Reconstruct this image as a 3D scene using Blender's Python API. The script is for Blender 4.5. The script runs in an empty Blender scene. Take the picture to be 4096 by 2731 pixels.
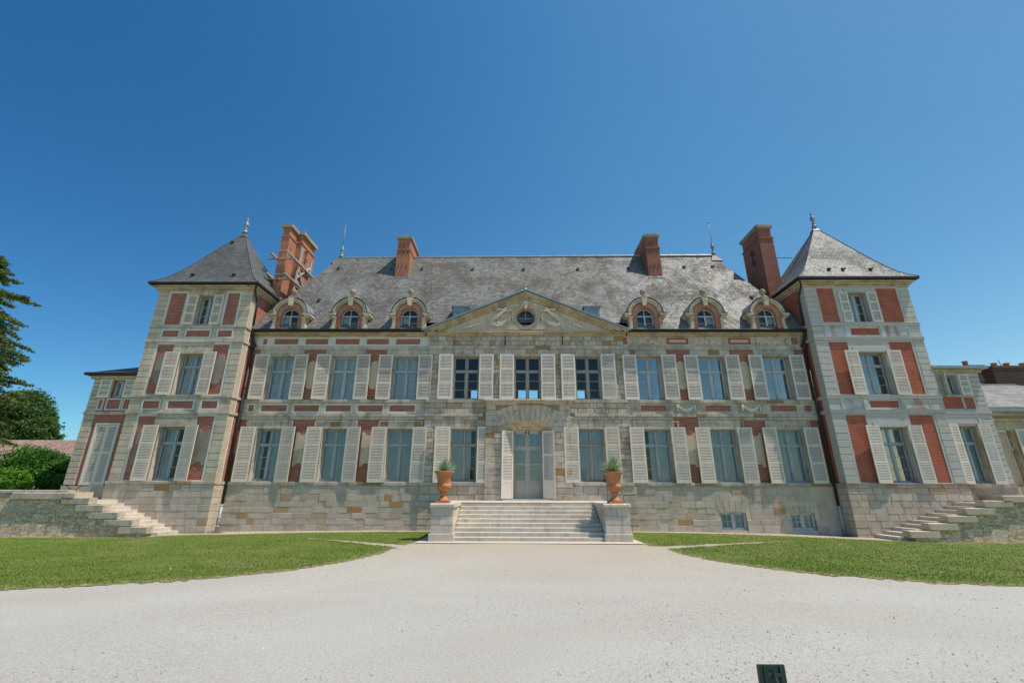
import bpy, math, random
import numpy as np
from mathutils import Vector, Matrix, noise
random.seed(7); rng=np.random.default_rng(7)
C=bpy.context.scene.collection; SC=bpy.context.scene
# ------------------------------------------------------------------ camera, sky, sun, exposure
def camera():
    pit,yaw,rol=0.3208295,-0.0069669,0.0025865
    fw=Vector((math.sin(yaw)*math.cos(pit),math.cos(yaw)*math.cos(pit),math.sin(pit)))
    r=Vector((math.cos(yaw),-math.sin(yaw),0)); u=r.cross(fw)
    R=math.cos(rol)*r+math.sin(rol)*u; U=-math.sin(rol)*r+math.cos(rol)*u
    cam=bpy.data.cameras.new('camera'); o=bpy.data.objects.new('camera',cam); C.objects.link(o)
    m=Matrix.Identity(4)
    for i in range(3): m[i][0]=R[i]; m[i][1]=U[i]; m[i][2]=-fw[i]
    m.translation=(-0.51394,-20.94671,1.65); o.matrix_world=m
    cam.lens=15.682; cam.sensor_width=36; cam.clip_start=.05; cam.clip_end=6000
    SC.camera=o
camera()
SUN=Vector((3.75,-1.0,7.75)).normalized()
EL=math.asin(SUN.z); AZ=math.atan2(SUN.x,SUN.y)
w=bpy.data.worlds.new("World"); SC.world=w; w.use_nodes=True
nt=w.node_tree; nt.nodes.clear()
out=nt.nodes.new('ShaderNodeOutputWorld'); bg=nt.nodes.new('ShaderNodeBackground'); sky=nt.nodes.new('ShaderNodeTexSky')
sky.sky_type='NISHITA'; sky.sun_disc=False; sky.sun_elevation=EL; sky.sun_rotation=AZ
sky.altitude=100; sky.air_density=1.0; sky.dust_density=0.4; sky.ozone_density=1.6
bg.inputs[1].default_value=0.128
hs=nt.nodes.new('ShaderNodeHueSaturation'); hs.inputs['Saturation'].default_value=1.3; hs.inputs['Hue'].default_value=.498
# clear-air sky: deeper away from the sun, paler towards it
tc=nt.nodes.new('ShaderNodeTexCoord'); sx_=nt.nodes.new('ShaderNodeSeparateXYZ'); nt.links.new(tc.outputs['Generated'],sx_.inputs[0])
mr=nt.nodes.new('ShaderNodeMapRange'); mr.inputs[1].default_value=-1; mr.inputs[2].default_value=1; nt.links.new(sx_.outputs[0],mr.inputs[0])
cr=nt.nodes.new('ShaderNodeValToRGB'); cr.color_ramp.interpolation='B_SPLINE'; el=cr.color_ramp.elements
for _ in range(2): el.new(.5)
for q,(p,c) in enumerate(((.12,(.17,.34,.42)),(.52,(.64,.70,.62)),(.8,(.58,.57,.48)),(1,(.58,.55,.46)))): el[q].position=p; el[q].color=c+(1,)
nt.links.new(mr.outputs[0],cr.inputs[0])
mu=nt.nodes.new('ShaderNodeVectorMath'); mu.operation='MULTIPLY'; mu2=nt.nodes.new('ShaderNodeVectorMath'); mu2.operation='SCALE'; mu2.inputs['Scale'].default_value=2.1
nt.links.new(sky.outputs[0],hs.inputs['Color']); nt.links.new(hs.outputs[0],mu.inputs[0]); nt.links.new(cr.outputs[0],mu.inputs[1]); nt.links.new(mu.outputs[0],mu2.inputs[0]); nt.links.new(mu2.outputs[0],bg.inputs[0]); nt.links.new(bg.outputs[0],out.inputs[0])
sl=bpy.data.lights.new('sun','SUN'); sl.energy=5.0; sl.angle=math.radians(.5); sl.color=(1,.92,.80)
so=bpy.data.objects.new('sun',sl); C.objects.link(so); so.rotation_euler=SUN.to_track_quat('Z','Y').to_euler(); so.location=(40,-20,60)
SC.view_settings.view_transform='Standard'; SC.view_settings.look='None'; SC.view_settings.exposure=0; SC.view_settings.gamma=1
SC.render.engine='CYCLES'
# ------------------------------------------------------------------ material helpers
class NT:
    def __init__(s,name,rough=.85,spec=.3):
        s.m=bpy.data.materials.new(name); s.m.use_nodes=True; s.t=s.m.node_tree; s.t.nodes.clear()
        s.o=s.n('OutputMaterial'); s.b=s.n('BsdfPrincipled'); s.b.inputs['Roughness'].default_value=rough
        s.b.inputs['Specular IOR Level'].default_value=spec; s.l(s.b.outputs[0],s.o.inputs[0])
        s.g=None
    def n(s,t): return s.t.nodes.new('ShaderNode'+t)
    def l(s,a,b): s.t.links.new(a,b)
    def geo(s):
        if not s.g: s.g=s.n('NewGeometry')
        return s.g
    def pos(s): return s.geo().outputs['Position']
    def setv(s,i,v):
        if isinstance(v,(int,float)): i.default_value=v
        elif isinstance(v,tuple): i.default_value=v if len(v)==4 or i.type=='VECTOR' else v+(1,)
        else: s.l(v,i)
    def math(s,op,a,b=0.0,c=None,clamp=False):
        m=s.n('Math'); m.operation=op; m.use_clamp=clamp; s.setv(m.inputs[0],a); s.setv(m.inputs[1],b)
        if c is not None: s.setv(m.inputs[2],c)
        return m.outputs[0]
    def mix(s,f,a,b,mode='MIX'):
        m=s.n('Mix'); m.data_type='RGBA'; m.blend_type=mode; s.setv(m.inputs[0],f)
        s.setv(m.inputs[6],a); s.setv(m.inputs[7],b); return m.outputs[2]
    def noise(s,scale,detail=4,rough=.55,vec=None,dist=0):
        m=s.n('TexNoise'); m.inputs['Scale'].default_value=scale; m.inputs['Detail'].default_value=detail; m.inputs['Roughness'].default_value=rough
        m.inputs['Distortion'].default_value=dist
        s.l(vec if vec is not None else s.pos(),m.inputs['Vector']); return m.outputs['Fac']
    def ramp(s,f,stops,interp='LINEAR'):
        r=s.n('ValToRGB'); e=r.color_ramp.elements; r.color_ramp.interpolation=interp
        while len(e)<len(stops): e.new(.5)
        for i,(p,c) in enumerate(stops):
            if not isinstance(c,tuple): c=(c,c,c)
            e[i].position=p; e[i].color=c+(1,)
        s.l(f,r.inputs[0]); return r.outputs[0]
    def scaled(s,v,vec=None):
        m=s.n('Mapping'); m.inputs['Scale'].default_value=v; s.l(vec if vec is not None else s.pos(),m.inputs[0]); return m.outputs[0]
    def planar(s):
        sp=s.n('SeparateXYZ'); s.l(s.pos(),sp.inputs[0]); sn=s.n('SeparateXYZ'); s.l(s.geo().outputs['True Normal'],sn.inputs[0])
        fx=s.math('GREATER_THAN',s.math('ABSOLUTE',sn.outputs[0]),.62)
        fz=s.math('GREATER_THAN',s.math('ABSOLUTE',sn.outputs[2]),.9)
        u=s.math('ADD',s.math('MULTIPLY',sp.outputs[0],s.math('SUBTRACT',1.0,fx)),s.math('MULTIPLY',sp.outputs[1],fx))
        v=s.math('ADD',s.math('MULTIPLY',sp.outputs[2],s.math('SUBTRACT',1.0,fz)),s.math('MULTIPLY',sp.outputs[1],fz))
        c=s.n('CombineXYZ'); s.l(u,c.inputs[0]); s.l(v,c.inputs[1]); return c.outputs[0]
    def bricks(s,c1,c2,mo,bw,rh,ms,vec=None,off=.5,smooth=.1):
        b=s.n('TexBrick'); b.inputs['Scale'].default_value=1; b.inputs['Brick Width'].default_value=bw; b.inputs['Row Height'].default_value=rh
        b.inputs['Mortar Size'].default_value=ms; b.inputs['Mortar Smooth'].default_value=smooth; b.offset=off
        s.setv(b.inputs['Color1'],c1); s.setv(b.inputs['Color2'],c2); s.setv(b.inputs['Mortar'],mo)
        s.l(vec if vec is not None else s.planar(),b.inputs['Vector']); return b
    def tint(s):
        a=s.n('Attribute'); a.attribute_name='tint'; return a.outputs['Fac']
    def bump(s,h,strength=.4,dist=.02):
        b=s.n('Bump'); b.inputs['Strength'].default_value=strength; b.inputs['Distance'].default_value=dist
        s.l(h,b.inputs['Height']); s.l(b.outputs[0],s.b.inputs['Normal'])
    def col(s,c): s.setv(s.b.inputs['Base Color'],c)
    def rough(s,c): s.setv(s.b.inputs['Roughness'],c)
M={}
def stone(name,stops,weather=.35,dark=(.10,.095,.08),bump=.6,streak=.4,rough=.9,ochre=0):
    n=NT(name,rough,.2)
    wf=(1.08,1.02,.92) if name=='step_stone' else (1.19,1.045,.94) if 'stucco' not in name else (1.08,.99,.92)
    stops=[(p,tuple(min(.8,a*b) for a,b in zip(c,wf))) for p,c in stops]
    base=n.ramp(n.tint(),stops)
    f=n.noise(9,6,.65); base=n.mix(.55,base,n.ramp(f,[(.25,.45),(.5,.5),(.78,.62)]),'OVERLAY')
    big=n.noise(.7,5,.6,dist=.6); fac=n.math('MULTIPLY',n.ramp(big,[(.5,0.0),(.72,1.0)]),weather)
    base=n.mix(fac,base,dark)
    st=n.noise(1,5,.6,vec=n.scaled((5,5,.5))); fs=n.math('MULTIPLY',n.ramp(st,[(.52,0.0),(.75,1.0)]),streak)
    base=n.mix(fs,base,dark)
    gr=n.noise(2.6,8,.75); base=n.mix(n.math('MULTIPLY',n.ramp(gr,[(.50,0.0),(.66,1.0)]),min(.75,weather*1.3)),base,tuple(q*1.25 for q in dark))
    if ochre:
        oc=n.noise(1.3,4,.6,vec=n.scaled((1.0,1.0,1.6))); base=n.mix(n.math('MULTIPLY',n.ramp(oc,[(.55,0.0),(.7,1.0)]),ochre),base,(.36,.24,.1))
    n.col(base); n.bump(n.noise(28,7,.7),bump,.03); M[name]=n.m
ASH=[(0,(.36,.21,.08)),(.03,(.34,.22,.11)),(.05,(.42,.36,.26)),(.14,(.36,.33,.28)),(.3,(.44,.41,.35)),(.5,(.50,.47,.41)),(.7,(.45,.435,.40)),(.85,(.55,.52,.46)),(1,(.38,.375,.36))]
stone('plinth_stone',[(0,(.38,.20,.08)),(.025,(.38,.25,.13)),(.045,(.42,.37,.29)),(.3,(.44,.41,.36)),(.55,(.47,.44,.39)),(.8,(.50,.47,.42)),(1,(.41,.40,.385))],.35,(.22,.21,.185),streak=.35,ochre=.3)
stone('ashlar_stone',ASH,.45,streak=.5,ochre=.10)
stone('trim_stone',[(0,(.30,.20,.10)),(.07,(.30,.21,.11)),(.1,(.43,.41,.36)),(1,(.52,.50,.45))],.5,(.14,.135,.11),streak=.5)
stone('quoin_stone',[(0,(.41,.39,.31)),(.5,(.47,.46,.40)),(1,(.53,.51,.45))],.3,(.16,.155,.12),streak=.2,ochre=.06)
stone('stucco',[(0,(.44,.45,.44)),(1,(.50,.50,.485))],.12,(.25,.25,.23),bump=.12,streak=.12)
stone('white_stucco',[(0,(.56,.58,.58)),(1,(.62,.64,.64))],.15,(.3,.3,.28),bump=.12,streak=.12)
stone('cornice_stone',[(0,(.40,.34,.22)),(.5,(.48,.44,.33)),(1,(.52,.48,.39))],.5,(.15,.135,.10),streak=.5,ochre=.15)
stone('step_stone',[(0,(.43,.40,.365)),(.5,(.51,.48,.445)),(1,(.58,.555,.52))],.2,(.24,.2,.165),bump=.3,streak=.5)
stone('dormer_stone',[(0,(.48,.44,.35)),(1,(.54,.51,.43))],.6,(.17,.16,.12),bump=.3,streak=.6,ochre=.25)
stone('panel_stone',[(0,(.48,.44,.35)),(1,(.54,.49,.40))],.3,(.22,.19,.17),bump=.2,streak=.25)
stone('carved_stone',[(0,(.62,.60,.54)),(1,(.70,.68,.62))],.2,(.2,.18,.14),bump=.2,streak=.15)
stone('grey_plaque',[(0,(.23,.225,.215)),(1,(.27,.265,.25))],.3,streak=.3)
stone('mortar',[(0,(.50,.47,.41)),(1,(.50,.47,.41))],.1,streak=.1)
stone('dark_mortar',[(0,(.24,.23,.19)),(1,(.24,.23,.19))],.1,streak=.1)
stone('cap_stone',[(0,(.27,.26,.21)),(1,(.33,.32,.27))],.5,(.1,.1,.08),streak=.3)
def brickmat(name,c1,c2,mo,patch,patchc,rh=.068,bw=.22,ms=.007,bump=.5):
    n=NT(name,.9,.15)
    b=n.bricks(c1,c2,mo,bw,rh,ms)
    f=n.noise(2.2,5,.65); c=n.mix(n.math('MULTIPLY',n.ramp(f,[(.45,0.0),(.68,1.0)]),patch),b.outputs[0],patchc)
    c=n.mix(.5,c,n.ramp(n.noise(14,4,.6),[(.3,.42),(.75,.6)]),'OVERLAY')
    n.col(c); n.bump(n.math('SUBTRACT',n.noise(40,3,.6),n.math('MULTIPLY',b.outputs['Fac'],.8)),bump,.012); M[name]=n.m
brickmat('old_brick',(.41,.125,.075),(.28,.08,.05),(.50,.33,.25),.35,(.22,.085,.06),ms=.009,rh=.075)
brickmat('red_brick',(.46,.11,.06),(.35,.078,.045),(.52,.26,.18),.55,(.31,.08,.055),ms=.008)
brickmat('chimney_brick',(.48,.165,.085),(.35,.11,.06),(.46,.30,.22),.6,(.21,.09,.06),rh=.075,ms=.01)
brickmat('dark_chimney_brick',(.33,.12,.085),(.25,.085,.06),(.32,.2,.16),.4,(.16,.07,.05))
brickmat('annex_brick',(.16,.085,.06),(.11,.06,.045),(.25,.2,.17),.3,(.1,.06,.05))
def slate(name,lo,hi,lich,lichamt,wash,rough=.45,rh=.115):
    n=NT(name,rough,.45)
    b=n.bricks((0,0,0),(1,1,1),(0,0,0),.2,rh,.012)
    c=n.ramp(b.outputs[0],[(0,lo),(.5,tuple((a+q)/2 for a,q in zip(lo,hi))),(1,hi)])
    big=n.noise(.45,6,.7,dist=.8); fine=n.noise(5.5,7,.8)
    lf=n.math('MULTIPLY',n.ramp(n.math('ADD',n.math('MULTIPLY',big,.5),n.math('MULTIPLY',fine,.5)),[(.45,0.0),(.575,1.0)]),lichamt)
    c=n.mix(lf,c,lich)
    ws=n.noise(1,4,.6,vec=n.scaled((.8,.3,.12))); c=n.mix(n.math('MULTIPLY',n.ramp(ws,[(.5,0.0),(.8,1.0)]),wash),c,(.42,.46,.48))
    mk=n.math('MULTIPLY',b.outputs['Fac'],.8); c=n.mix(mk,c,(.045,.043,.04))
    n.col(c); n.rough(n.math('ADD',n.math('MULTIPLY',lf,.3),rough))
    n.bump(n.math('SUBTRACT',n.math('MULTIPLY',b.outputs[0],.5),b.outputs['Fac']),.5,.02); M[name]=n.m
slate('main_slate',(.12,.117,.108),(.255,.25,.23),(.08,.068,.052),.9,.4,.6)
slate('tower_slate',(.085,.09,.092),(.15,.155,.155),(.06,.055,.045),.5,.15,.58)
slate('sheen_slate',(.165,.163,.157),(.28,.275,.26),(.11,.10,.08),.7,.25,.58)  # right-hand roofs: the sun's sheen on the slate painted in as lighter colour
def plain(name,c,rough=.6,spec=.4,metal=0,var=.25,bump=0,nscale=6,dark=None):
    n=NT(name,rough,spec); n.b.inputs['Metallic'].default_value=metal
    f=n.noise(nscale,5,.65); d=dark or tuple(x*(1-var) for x in c)
    n.col(n.mix(n.ramp(f,[(.35,0.0),(.7,1.0)]),c,d))
    if bump: n.bump(n.noise(nscale*5,5,.6),bump,.01)
    M[name]=n.m; return n
plain('zinc',(.30,.34,.37),.42,.5,.35,.3,.1); plain('lead',(.32,.36,.38),.5,.4,.2,.35)
plain('gutter_metal',(.025,.025,.024),.6,.3); plain('iron',(.03,.027,.025),.7,.3,.2)
plain('pipe_black',(.03,.03,.032),.55,.4); plain('pipe_white',(.45,.47,.47),.5,.4)
plain('copper_cap',(.22,.16,.13),.6,.3)
plain('timber',(.42,.37,.30),.85,.2,0,.35,.3); plain('grey_timber',(.5,.47,.43),.85,.2,0,.3,.3)
n=NT('shutter_paint',.6,.3)
f=n.noise(1,6,.7,vec=n.scaled((9,9,1.2))); c=n.mix(n.ramp(f,[(.45,0.0),(.75,1.0)]),(.74,.645,.53),(.60,.515,.41))
c=n.mix(n.math('MULTIPLY',n.ramp(n.noise(30,3,.6),[(.6,0.0),(.7,1.0)]),.4),c,(.3,.27,.22)); n.col(c); M['shutter_paint']=n.m
n=NT('shutter_paint_pale',.6,.3)
f=n.noise(1,6,.7,vec=n.scaled((9,9,1.2))); c=n.mix(n.ramp(f,[(.45,0.0),(.75,1.0)]),(.75,.67,.57),(.61,.54,.45)); n.col(c); M['shutter_paint_pale']=n.m
n=NT('door_paint',.6,.3)
f=n.noise(1,6,.7,vec=n.scaled((14,14,1.2))); c=n.mix(n.ramp(f,[(.4,0.0),(.75,1.0)]),(.72,.64,.55),(.58,.5,.41)); n.col(c); M['door_paint']=n.m
def wood(name,a,b): 
    n=NT(name,.7,.3); f=n.noise(1,6,.7,vec=n.scaled((22,22,2))); n.col(n.mix(n.ramp(f,[(.35,0.0),(.7,1.0)]),a,b)); n.bump(f,.2,.005); M[name]=n.m
wood('window_wood',(.46,.50,.51),(.28,.31,.32)); wood('weathered_wood',(.42,.39,.34),(.25,.235,.21)); wood('white_wood',(.56,.57,.56),(.36,.37,.36)); wood('board',(.50,.57,.58),(.36,.42,.43)); wood('door_wood',(.50,.47,.41),(.33,.33,.30))
plain('curtain',(.62,.66,.67),.9,.1,0,.15,0,3); plain('voile',(.55,.6,.62),.9,.1,0,.25,0,3)
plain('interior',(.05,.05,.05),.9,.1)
n=NT('glass'); t=n.n('BsdfTransparent'); gl=n.n('BsdfGlossy'); gl.inputs['Roughness'].default_value=.02; t.inputs[0].default_value=(.86,.93,.95,1)
fr=n.n('Fresnel'); fr.inputs[0].default_value=1.6; mx=n.n('MixShader'); n.l(fr.outputs[0],mx.inputs[0]); n.l(t.outputs[0],mx.inputs[1]); n.l(gl.outputs[0],mx.inputs[2])
bp=n.n('Bump'); bp.inputs['Strength'].default_value=.03; bp.inputs['Distance'].default_value=.05; n.l(n.noise(2.5,2,.5),bp.inputs['Height']); n.l(bp.outputs[0],gl.inputs['Normal'])
n.l(mx.outputs[0],n.o.inputs[0]); M['glass']=n.m
n=NT('sky_glass'); t=n.n('BsdfTransparent'); gl=n.n('BsdfGlossy'); gl.inputs['Roughness'].default_value=.02; t.inputs[0].default_value=(.7,.8,.85,1)
fr=n.n('Fresnel'); fr.inputs[0].default_value=2.2; mx=n.n('MixShader'); n.l(n.math('ADD',fr.outputs[0],.16),mx.inputs[0]); n.l(t.outputs[0],mx.inputs[1]); n.l(gl.outputs[0],mx.inputs[2])
bp=n.n('Bump'); bp.inputs['Strength'].default_value=.03; bp.inputs['Distance'].default_value=.05; n.l(n.noise(2.5,2,.5),bp.inputs['Height']); n.l(bp.outputs[0],gl.inputs['Normal'])
n.l(mx.outputs[0],n.o.inputs[0]); M['sky_glass']=n.m
n=NT('terracotta',.75,.25); f=n.noise(3,6,.7,vec=n.scaled((2,2,1))); c=n.mix(n.ramp(f,[(.35,0.0),(.7,1.0)]),(.52,.22,.10),(.40,.15,.065)); c=n.mix(n.math('MULTIPLY',n.ramp(n.noise(5,5,.7),[(.55,0.0),(.72,1.0)]),.5),c,(.55,.38,.26)); n.col(c); n.bump(n.noise(40,4,.6),.2,.01); M['terracotta']=n.m
# ground
n=NT('gravel',.95,.15)
f1=n.noise(34,8,.85); c=n.ramp(f1,[(.30,(.18,.16,.13)),(.42,(.34,.325,.29)),(.52,(.43,.415,.385)),(.68,(.58,.565,.53))])
f2=n.noise(.35,5,.6,vec=n.scaled((.5,1.6,1)),dist=.5); c=n.mix(n.math('MULTIPLY',n.ramp(f2,[(.35,0.0),(.7,1.0)]),.38),c,(.47,.46,.435))
sp=n.n('SeparateXYZ'); n.l(n.pos(),sp.inputs[0])
f5=n.noise(.18,4,.6,vec=n.scaled((.8,1.3,1)),dist=1.0); c=n.mix(n.math('MULTIPLY',n.ramp(f5,[(.4,0.0),(.7,1.0)]),.5),c,n.mix(n.ramp(n.noise(30,4,.75),[(.4,0.0),(.6,1.0)]),(.44,.41,.35),(.25,.225,.18)))
near=n.math('ADD',n.math('MULTIPLY',n.noise(.8,4,.6),2.5),sp.outputs[1])
c=n.mix(n.math('MULTIPLY',n.ramp(n.math('MULTIPLY_ADD',near,.12,1.35),[(0,0.0),(.9,1.0)]),.75),c,n.mix(n.ramp(n.noise(18,4,.7),[(.4,0.0),(.6,1.0)]),(.46,.39,.29),(.31,.255,.18)))
f3=n.noise(160,3,.7); c=n.mix(.5,c,n.ramp(f3,[(.3,.3),(.7,.7)]),'OVERLAY')
n.col(c); n.bump(n.math('ADD',f1,n.math('MULTIPLY',f3,.5)),.5,.02); M['gravel']=n.m
n=NT('soil_strip',.95,.1); n.col(n.ramp(n.noise(12,5,.7),[(.3,(.30,.26,.2)),(.7,(.48,.44,.38))])); n.bump(n.noise(40,4,.7),.4,.02); M['soil_strip']=n.m
def grassmat(name,tintmul):
    n=NT(name,.8,.15); f=n.noise(1.1,5,.65); g=n.noise(25,4,.7)
    c=n.mix(n.ramp(f,[(.38,0.0),(.66,1.0)]),(.105,.175,.025),(.18,.215,.05)); c=n.mix(n.math('MULTIPLY',n.ramp(g,[(.3,0.0),(.7,1.0)]),.6),c,(.075,.115,.018)); c=n.mix(n.math('MULTIPLY',n.ramp(n.noise(.35,4,.7),[(.5,0.0),(.7,1.0)]),.5),c,(.24,.225,.09))
    if not tintmul: c=n.mix(n.math('MULTIPLY',n.tint(),.75),c,(.34,.27,.14))
    if tintmul: c=n.mix(n.math('GREATER_THAN',n.tint(),1.5),n.mix(n.ramp(n.tint(),[(0,.35),(1,.65)]),c,c),(.75,.75,.7)); c=n.mix(n.math('MULTIPLY',n.math('GREATER_THAN',n.tint(),1.1),n.math('LESS_THAN',n.tint(),1.6)),n.mix(n.math('MULTIPLY',n.tint(),.3,clamp=True),c,(.24,.26,.07)),(.38,.31,.16))
    n.col(c); n.bump(g,.6,.03); M[name]=n.m
grassmat('grass',False); grassmat('blades',True)
def leafmat(name,a,b,c3):
    n=NT(name,.6,.25); c=n.ramp(n.tint(),[(0,a),(.5,b),(1,c3)]); n.col(c)
    tr=n.n('BsdfTranslucent'); n.l(n.mix(.5,c,(.2,.3,.03)),tr.inputs[0]); mx=n.n('MixShader'); mx.inputs[0].default_value=.25
    n.l(n.b.outputs[0],mx.inputs[1]); n.l(tr.outputs[0],mx.inputs[2]); n.l(mx.outputs[0],n.o.inputs[0]); M[name]=n.m
leafmat('conifer_leaf',(.05,.085,.03),(.10,.14,.04),(.17,.20,.05)); leafmat('tree_leaf',(.04,.085,.03),(.07,.14,.04),(.11,.2,.06))
leafmat('bush_leaf',(.03,.09,.015),(.06,.17,.02),(.11,.28,.03)); leafmat('bush_bright_leaf',(.06,.16,.015),(.1,.25,.02),(.17,.36,.03)); leafmat('yucca_leaf',(.14,.24,.14),(.27,.38,.25),(.50,.56,.44))
plain('bark',(.13,.10,.07),.9,.1,0,.4,.5); plain('green_paint',(.012,.045,.032),.45,.5,0,.3); plain('green_paint_light',(.03,.1,.08),.5,.4,0,.3)
n=NT('rubble',.95,.15)
v=n.n('TexVoronoi'); v.inputs['Scale'].default_value=6.5; v.inputs['Randomness'].default_value=1; mp=n.scaled((.7,.7,1.6))
ad=n.n('VectorMath'); ad.operation='ADD'; n.l(mp,ad.inputs[0]); nn=n.n('TexNoise'); nn.inputs['Scale'].default_value=5; n.l(n.pos(),nn.inputs[0])
sc_=n.n('VectorMath'); sc_.operation='SCALE'; sc_.inputs['Scale'].default_value=.16; n.l(nn.outputs['Color'],sc_.inputs[0]); n.l(sc_.outputs[0],ad.inputs[1]); n.l(ad.outputs[0],v.inputs['Vector'])
sx=n.n('SeparateColor'); n.l(v.outputs['Color'],sx.inputs[0])
c=n.ramp(sx.outputs[0],[(0,(.68,.36,.17)),(.15,(.50,.33,.20)),(.35,(.72,.56,.40)),(.6,(.58,.48,.37)),(.8,(.78,.64,.47)),(1,(.38,.30,.22))])
ve=n.n('TexVoronoi'); ve.feature='DISTANCE_TO_EDGE'; ve.inputs['Scale'].default_value=6.5; n.l(ad.outputs[0],ve.inputs['Vector'])
e=n.ramp(ve.outputs['Distance'],[(0,0.0),(.09,1.0)]); c=n.mix(e,(.30,.25,.19),c)
pl=n.ramp(n.noise(.9,5,.7),[(.5,0.0),(.62,1.0)]); c=n.mix(n.math('MULTIPLY',pl,.35),c,(.60,.47,.33)); c=n.mix(.8,c,n.ramp(n.noise(11,7,.8),[(.3,.3),(.5,.5),(.72,.68)]),'OVERLAY'); n.col(c)
n.bump(n.math('ADD',e,n.noise(30,5,.7)),.5,.02); M['rubble']=n.m
n=NT('clay_tile',.9,.15); b=n.bricks((.36,.2,.15),(.22,.13,.1),(.08,.05,.04),.22,.17,.015); c=n.mix(n.ramp(n.noise(2,5,.7),[(.4,0.0),(.65,1.0)]),b.outputs[0],(.34,.26,.22)); n.col(c); n.bump(b.outputs['Fac'],-.5,.03); M['clay_tile']=n.m
n=NT('roofglass',.1,.8); n.col((.25,.32,.38)); M['roofglass']=n.m
n=NT('stained_stone',.9,.2); f=n.ramp(n.noise(1,5,.65,vec=n.scaled((1.6,1.6,.8))),[(.42,0.0),(.62,1.0)]); n.col(n.mix(n.math('MULTIPLY',f,.8),n.mix(n.noise(3,4,.6),(.46,.42,.34),(.34,.31,.26)),(.38,.15,.09))); M['stained_stone']=n.m
n=NT('stained_stucco',.9,.2); sp=n.n('SeparateXYZ'); n.l(n.pos(),sp.inputs[0])
f=n.ramp(n.noise(1,5,.65,vec=n.scaled((3.2,3.2,.5))),[(.42,0.0),(.62,1.0)]); g=n.ramp(n.noise(.8,2,.5),[(.4,0.0),(.6,1.0)])
n.col(n.mix(n.math('MULTIPLY',n.math('MULTIPLY',f,g),.75),(.53,.535,.52),(.36,.10,.05))); M['stained_stucco']=n.m
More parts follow.
